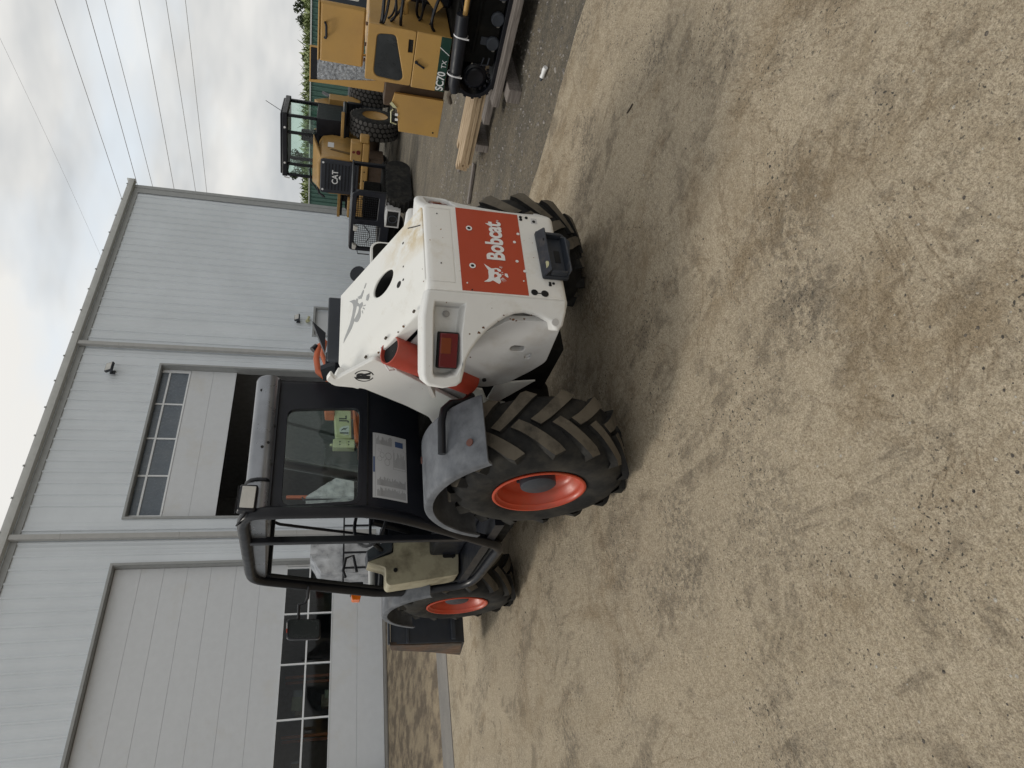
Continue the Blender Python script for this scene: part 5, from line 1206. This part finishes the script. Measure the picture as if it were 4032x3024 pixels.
for y, lx in ((-.62, 1), (.80, 1)):
    t = MB(); pr = []
    for q in range(0, 181, 12): pr.append((1.0 + .26 * math.sin(R(q)), .28 + .27 * math.cos(R(q))))
    for q in range(180, 361, 12): pr.append((-.05 + .26 * math.sin(R(q)), .28 + .27 * math.cos(R(q))))
    t.prism([(px_, pz_) for px_, pz_ in pr], 1, y - .13, y + .13)
    for q in range(14):
        t.box(-.28 + q * .11, -.24 + q * .11, y - .13, y + .13, .54, .565)
    for q in range(8):
        aa = R(185 + q * 22); t.box(-.05 + .265 * math.sin(aa) - .02, -.05 + .265 * math.sin(aa) + .02, y - .13, y + .13, .28 + .275 * math.cos(aa) - .02, .28 + .275 * math.cos(aa) + .02)
    t.build('rubber_track', M['tyre'], sk, .01)
for y in (.22, .74):
    a = MB(); a.prism([(y - .07, 1.20), (y + .07, 1.20), (y + .09, 1.13), (y - .03, 1.10)], 0, -.09, -.022); a.build('work_light', M['lens'], cg, .008)
a = MB(); a.tube([(-.0, .90, 1.08), (-.03, .98, 1.06), (-.03, .98, .80)], .012, 6); a.build('hand_rail', M['black'], cg)

# ================================================================ WRAPPED LIFT and orange machine in front of the half open door
bl = thing('boom_lift', 'cream and orange lift with plastic wrapped basket standing beyond the cab', 'lift', (7.2, 12.0, 0), 0)
def bp2(name, mb, mt, bevel=0, parent=None):
    o = mb.build(name, mt, None, bevel)
    if parent: o.parent = parent
    else: adopt(o, bl)
    return o
b = MB(); b.slab([(8.95, 12, 1.44), (8.20, 12, 1.38), (8.20, 12, 1.06), (8.95, 12, 1.08)], (0, .3, 0)); bm2 = bp2('lift_boom', b, M['cream'], .02)
b = MB(); b.box(7.95, 8.16, 11.95, 12.3, 1.0, 1.44); b.box(8.0, 8.04, 11.95, 12.0, 1.44, 1.5); b.build('boom_head', M['cream'], None, .01).parent = bm2; 
for o in bpy.data.objects:
    if o.name == 'boom_head': o.matrix_parent_inverse = bm2.matrix_parent_inverse.copy()
def bchild(name, mb, mt):
    o = mb.build(name, mt, None); o.parent = bm2; return o
bpy.context.view_layer.update()
for o in bpy.data.objects:
    if o.name == 'boom_head': o.matrix_parent_inverse = Matrix.Identity(4)
a = MB()
for x in (8.02, 8.09):
    for z in (1.12, 1.30): a.cyl((x, 11.949, z), (x, 11.944, z), .016, 10)
bchild('boom_bolt', a, M['hole'])
a = MB(); a.prism([(8.42 + .12 * math.cos(R(t)), 1.12 + .2 * math.sin(R(t))) for t in range(0, 181, 15)], 1, 11.994, 11.998); bchild('round_sticker', a, M['ziptie'])
a = MB(); a.box(8.33, 8.36, 11.990, 11.993, 1.13, 1.30); a.prism([(8.40, 1.28), (8.44, 1.22), (8.42, 1.20), (8.50, 1.14), (8.46, 1.20), (8.48, 1.22), (8.42, 1.28)], 1, 11.990, 11.993); bchild('sticker_mark', a, M['decal_black'])
ob = text('boom_lettering', 'JL', .22, M['decal_black'], bm2, (8.72, 11.998, 1.24), (1, 0, 0), (0, 0, 1), sx=1.0, bold=.006)
b = MB(); b.slab([(8.80, 11.9, 1.62), (9.15, 11.9, 1.66), (9.2, 11.9, 1.50), (8.8, 11.9, 1.42)], (0, .3, 0)); b.box(7.6, 9.3, 12.1, 12.4, .25, .95); b.slab([(8.1, 11.95, 1.0), (8.1, 11.95, .9), (9.0, 11.95, 1.0), (9.0, 11.95, 1.05)], (0, .1, 0)); b.box(9.0, 9.25, 12.0, 12.4, .2, 1.6); bp2('lift_chassis', b, M['orange2'], .02)
b = MB(); b.box(7.65, 8.05, 12.1, 12.5, .9, 1.6); b.box(7.5, 7.62, 11.9, 12.5, .6, 1.45); bp2('lift_controls', b, M['black'], .02)
for x in (7.8, 9.0):
    t = MB(); t.lathe([(.001, -.1), (.30, -.1), (.34, -.06), (.34, .06), (.30, .1), (.001, .1)], (x, 11.95, .34), 1, 24); bp2('wheel', t, M['tyre'])
random.seed(9)
wp = thing('wrapped_basket', 'crate wrapped in crinkled clear plastic seen through the cab window', 'wrapped crate', (7.0, 12.0, 0), 0)
b = MB(); vs = []; fs = []; n = 9
for i in range(n):
    for j in range(7):
        x = 6.82 + .42 * i / (n - 1) - .0 * j; z = 1.0 + j / 6 * (.92 - .55 * i / (n - 1)); vs.append((x, 12 + random.uniform(-.02, .02), z))
for i in range(n - 1):
    for j in range(6): fs.append((i * 7 + j, i * 7 + j + 1, (i + 1) * 7 + j + 1, (i + 1) * 7 + j))
k = len(vs); vs += [(x, y + .4, z) for x, y, z in vs]; fs += [tuple(q + k for q in f[::-1]) for f in fs]
for i in range(n - 1): fs.append((i * 7 + 6, k + i * 7 + 6, k + (i + 1) * 7 + 6, (i + 1) * 7 + 6))
for j in range(6): fs.append((j, k + j, k + j + 1, j + 1)); fs.append(((n - 1) * 7 + j, (n - 1) * 7 + j + 1, k + (n - 1) * 7 + j + 1, k + (n - 1) * 7 + j))
b.add(vs, fs); o = b.build('plastic_wrap', M['wrap'], None); adopt(o, wp)
b = MB(); b.box(6.84, 7.20, 12.04, 12.36, 0, 1.05); b.tube([(6.85, 12.1, 1.0), (6.80, 12.1, 1.95), (6.86, 12.1, 1.99)], .02, 6); o = b.build('crate_frame', M['blackgrey'], None, .01); adopt(o, wp)
wp2 = thing('wrapped_pallet', 'plastic wrapped load with black railing seen through the cab doorway', 'wrapped crate', (5.5, 12, 0), 0)
b = MB(); vs = []; fs = []
for i in range(12):
    for j in range(6):
        x = 5.22 + .70 * i / 11; z = .50 + j / 5 * (1.08 + .20 * min(1, i / 6) * (1 if i > 1 else .2)); vs.append((x + random.uniform(-.02, .02), 12 + random.uniform(-.03, .03), z))
for i in range(11):
    for j in range(5): fs.append((i * 6 + j, i * 6 + j + 1, (i + 1) * 6 + j + 1, (i + 1) * 6 + j))
k = len(vs); vs += [(x, y + .5, z) for x, y, z in vs]; fs += [tuple(q + k for q in f[::-1]) for f in fs]
for i in range(11): fs.append((i * 6 + 5, k + i * 6 + 5, k + (i + 1) * 6 + 5, (i + 1) * 6 + 5))
for j in range(5): fs.append((j, k + j, k + j + 1, j + 1)); fs.append((66 + j, 66 + j + 1, k + 66 + j + 1, k + 66 + j))
b.add(vs, fs); adopt(b.build('plastic_wrap', M['wrap'], None), wp2)
b = MB(); b.box(5.22, 6.1, 11.97, 12.5, -.03, .50); adopt(b.build('load', M['blackgrey'], None, .02), wp2)
b = MB()
b.box(5.0, 6.3, 11.86, 11.89, 1.17, 1.20)
for x in (5.25, 5.55, 5.82, 6.1): b.box(x, x + .03, 11.86, 11.89, .3, 1.17)
b.box(5.0, 6.3, 11.86, 11.89, .27, .299); b.box(5.0, 5.03, 11.862, 11.888, -.03, .269); b.box(6.27, 6.3, 11.862, 11.888, -.03, .269); adopt(b.build('railing', M['black'], None), wp2)
ow = thing('orange_machine', 'dark machine with orange mast standing inside the open workshop doorway', 'machine', (10.0, FY + 1.2, 0), 0)
b = MB(); b.box(10.15, 10.25, FY + 1.1, FY + 1.2, .02, 2.6); b.box(9.0, 9.12, FY + 1.1, FY + 1.2, .02, 3.0); b.box(9.12, 10.15, FY + 1.1, FY + 1.2, 1.6, 1.7); adopt(b.build('mast', M['orange2'], None, .01), ow)
b = MB(); b.box(9.15, 10.1, FY + 1.3, FY + 2.4, .02, 1.5); b.box(9.3, 10.0, FY + 1.3, FY + 2.2, 1.8, 2.5); adopt(b.build('body', M['blackgrey'], None, .06), ow)

tk = thing('dark_cab_vehicle', 'dark blue vehicle cab with a pale window behind the lifted yellow hood', 'vehicle', (13.6, 4.6, 0))
b = MB(); b.prism(roundpoly([(3.6, .5), (3.6, 1.98), (5.55, 1.98), (5.85, 1.86), (5.9, .5)], .06), 0, 13.0, 14.8); o = b.build('cab_body', paint('dark_blue_paint', (.012, .02, .03), .35), None, .03); adopt(o, tk)
b = MB(); b.prism(roundpoly([(3.75, 1.38), (3.75, 1.75), (5.2, 1.75), (5.2, 1.36)], .04), 0, 12.985, 12.997); o2 = b.build('side_window', M['lens'], None); o2.parent = o
for y in (4.0, 5.6):
    t = MB(); t.lathe([(.2, -.1), (.38, -.12), (.44, -.08), (.44, .08), (.38, .12), (.2, .1), (.001, .02)], (13.1, y, .41), 0, 24); adopt(t.build('wheel', M['tyre'], None), tk)
ri = thing('red_implement', 'dark red folded implement between the wheel loader and the building corner', 'farm implement', (25, 21.6, 0))
b = MB(); b.box(24.8, 25.6, 20.4, 22.2, .5, 1.0); b.tube([(24.7, 20.6, .6), (24.7, 21.4, 2.1), (24.8, 21.9, 2.2)], .08, 8); b.tube([(24.7, 21.0, .6), (24.9, 21.8, 1.8)], .06, 8); b.box(24.9, 25.5, 20.7, 21.9, 1.0, 1.75)
adopt(b.build('frame', paint('dark_red_paint', (.11, .022, .026), .6, dirt=(.03, .02, .02), dscale=3), None, .03), ri)
for y in (20.6, 22.0):
    t = MB(); t.lathe([(.1, -.08), (.25, -.1), (.3, 0), (.25, .1), (.1, .08), (.001, .05)], (25.2, y, .27), 1, 16); adopt(t.build('wheel', M['tyre'], None), ri)

# ================================================================ loose stones and crumbs
def scatter(name, mt, n, area, zf, s0, s1, lab, seed, flat=.6):
    random.seed(seed); a = MB()
    ico = [(0, 0, 1), (.9, 0, .3), (.28, .85, .3), (-.72, .53, .3), (-.72, -.53, .3), (.28, -.85, .3), (.72, .53, -.4), (-.28, .85, -.4), (-.9, 0, -.4), (-.28, -.85, -.4), (.72, -.53, -.4)]
    tri = [(0, 1, 2), (0, 2, 3), (0, 3, 4), (0, 4, 5), (0, 5, 1), (1, 6, 2), (2, 7, 3), (3, 8, 4), (4, 9, 5), (5, 10, 1), (6, 7, 2), (7, 8, 3), (8, 9, 4), (9, 10, 5), (10, 6, 1)]
    for i in range(n):
        x, y = area(); s = s0 * (s1 / s0) ** (random.random() ** 2.2); an = random.uniform(0, 6.28); sx = s * random.uniform(.6, 1.3); ca, sa = math.cos(an), math.sin(an)
        a.add([(x + (v[0] * sx * ca - v[1] * s * sa) * random.uniform(.85, 1.15), y + (v[0] * sx * sa + v[1] * s * ca) * random.uniform(.85, 1.15), zf(x, y) + v[2] * s * flat) for v in ico], tri)
    o = a.build(name, mt, None, angle=20); return tag(o, lab, 'stones', kind='stuff')
def near_area():
    while 1:
        d = 1.2 + 4.0 * random.random() ** 1.6; an = R(random.uniform(10, 100)); x, y = d * math.cos(an), d * math.sin(an)
        if x < 4.8: return x, y
scatter('dark_crumbs', M['debris'], 1500, near_area, lambda x, y: .0, .0012, .0065, 'dark crumbs and grit scattered over the tan pad', 1)
scatter('pale_chips', M['pale'], 700, near_area, lambda x, y: .0, .0015, .006, 'pale chips of stone scattered over the tan pad', 2)
def gr_area():
    while 1:
        x = random.uniform(4.85, 9.5) if random.random() < .75 else random.uniform(4.85, 16); y = random.uniform(.2, 8)
        return x, y
scatter('gravel_stones', M['stone'], 9000, gr_area, lambda x, y: -.03, .004, .022, 'loose dark gravel beside the tan pad', 3)
def far_area(): return random.uniform(-4, 4.8), random.uniform(4, 16)
scatter('mud_crumbs', M['debris'], 900, far_area, lambda x, y: (.0 if y < 9.5 else -.03), .003, .012, 'small clods on the ground in front of the workshop', 4)
for i, (sx, sy, ln, an, lb) in enumerate([(3.55, 1.72, .075, 70, 'short brown twig lying on the pad at the right')]):
    a = MB(); a.tube([(-ln / 2, 0, .004), (0, .003, .005), (ln / 2, 0, .004)], .0045, 6); o = a.build('twig', M['bark'], None); o.location = (sx, sy, 0); o.rotation_euler = (0, 0, R(an)); tag(o, lb, 'twig')
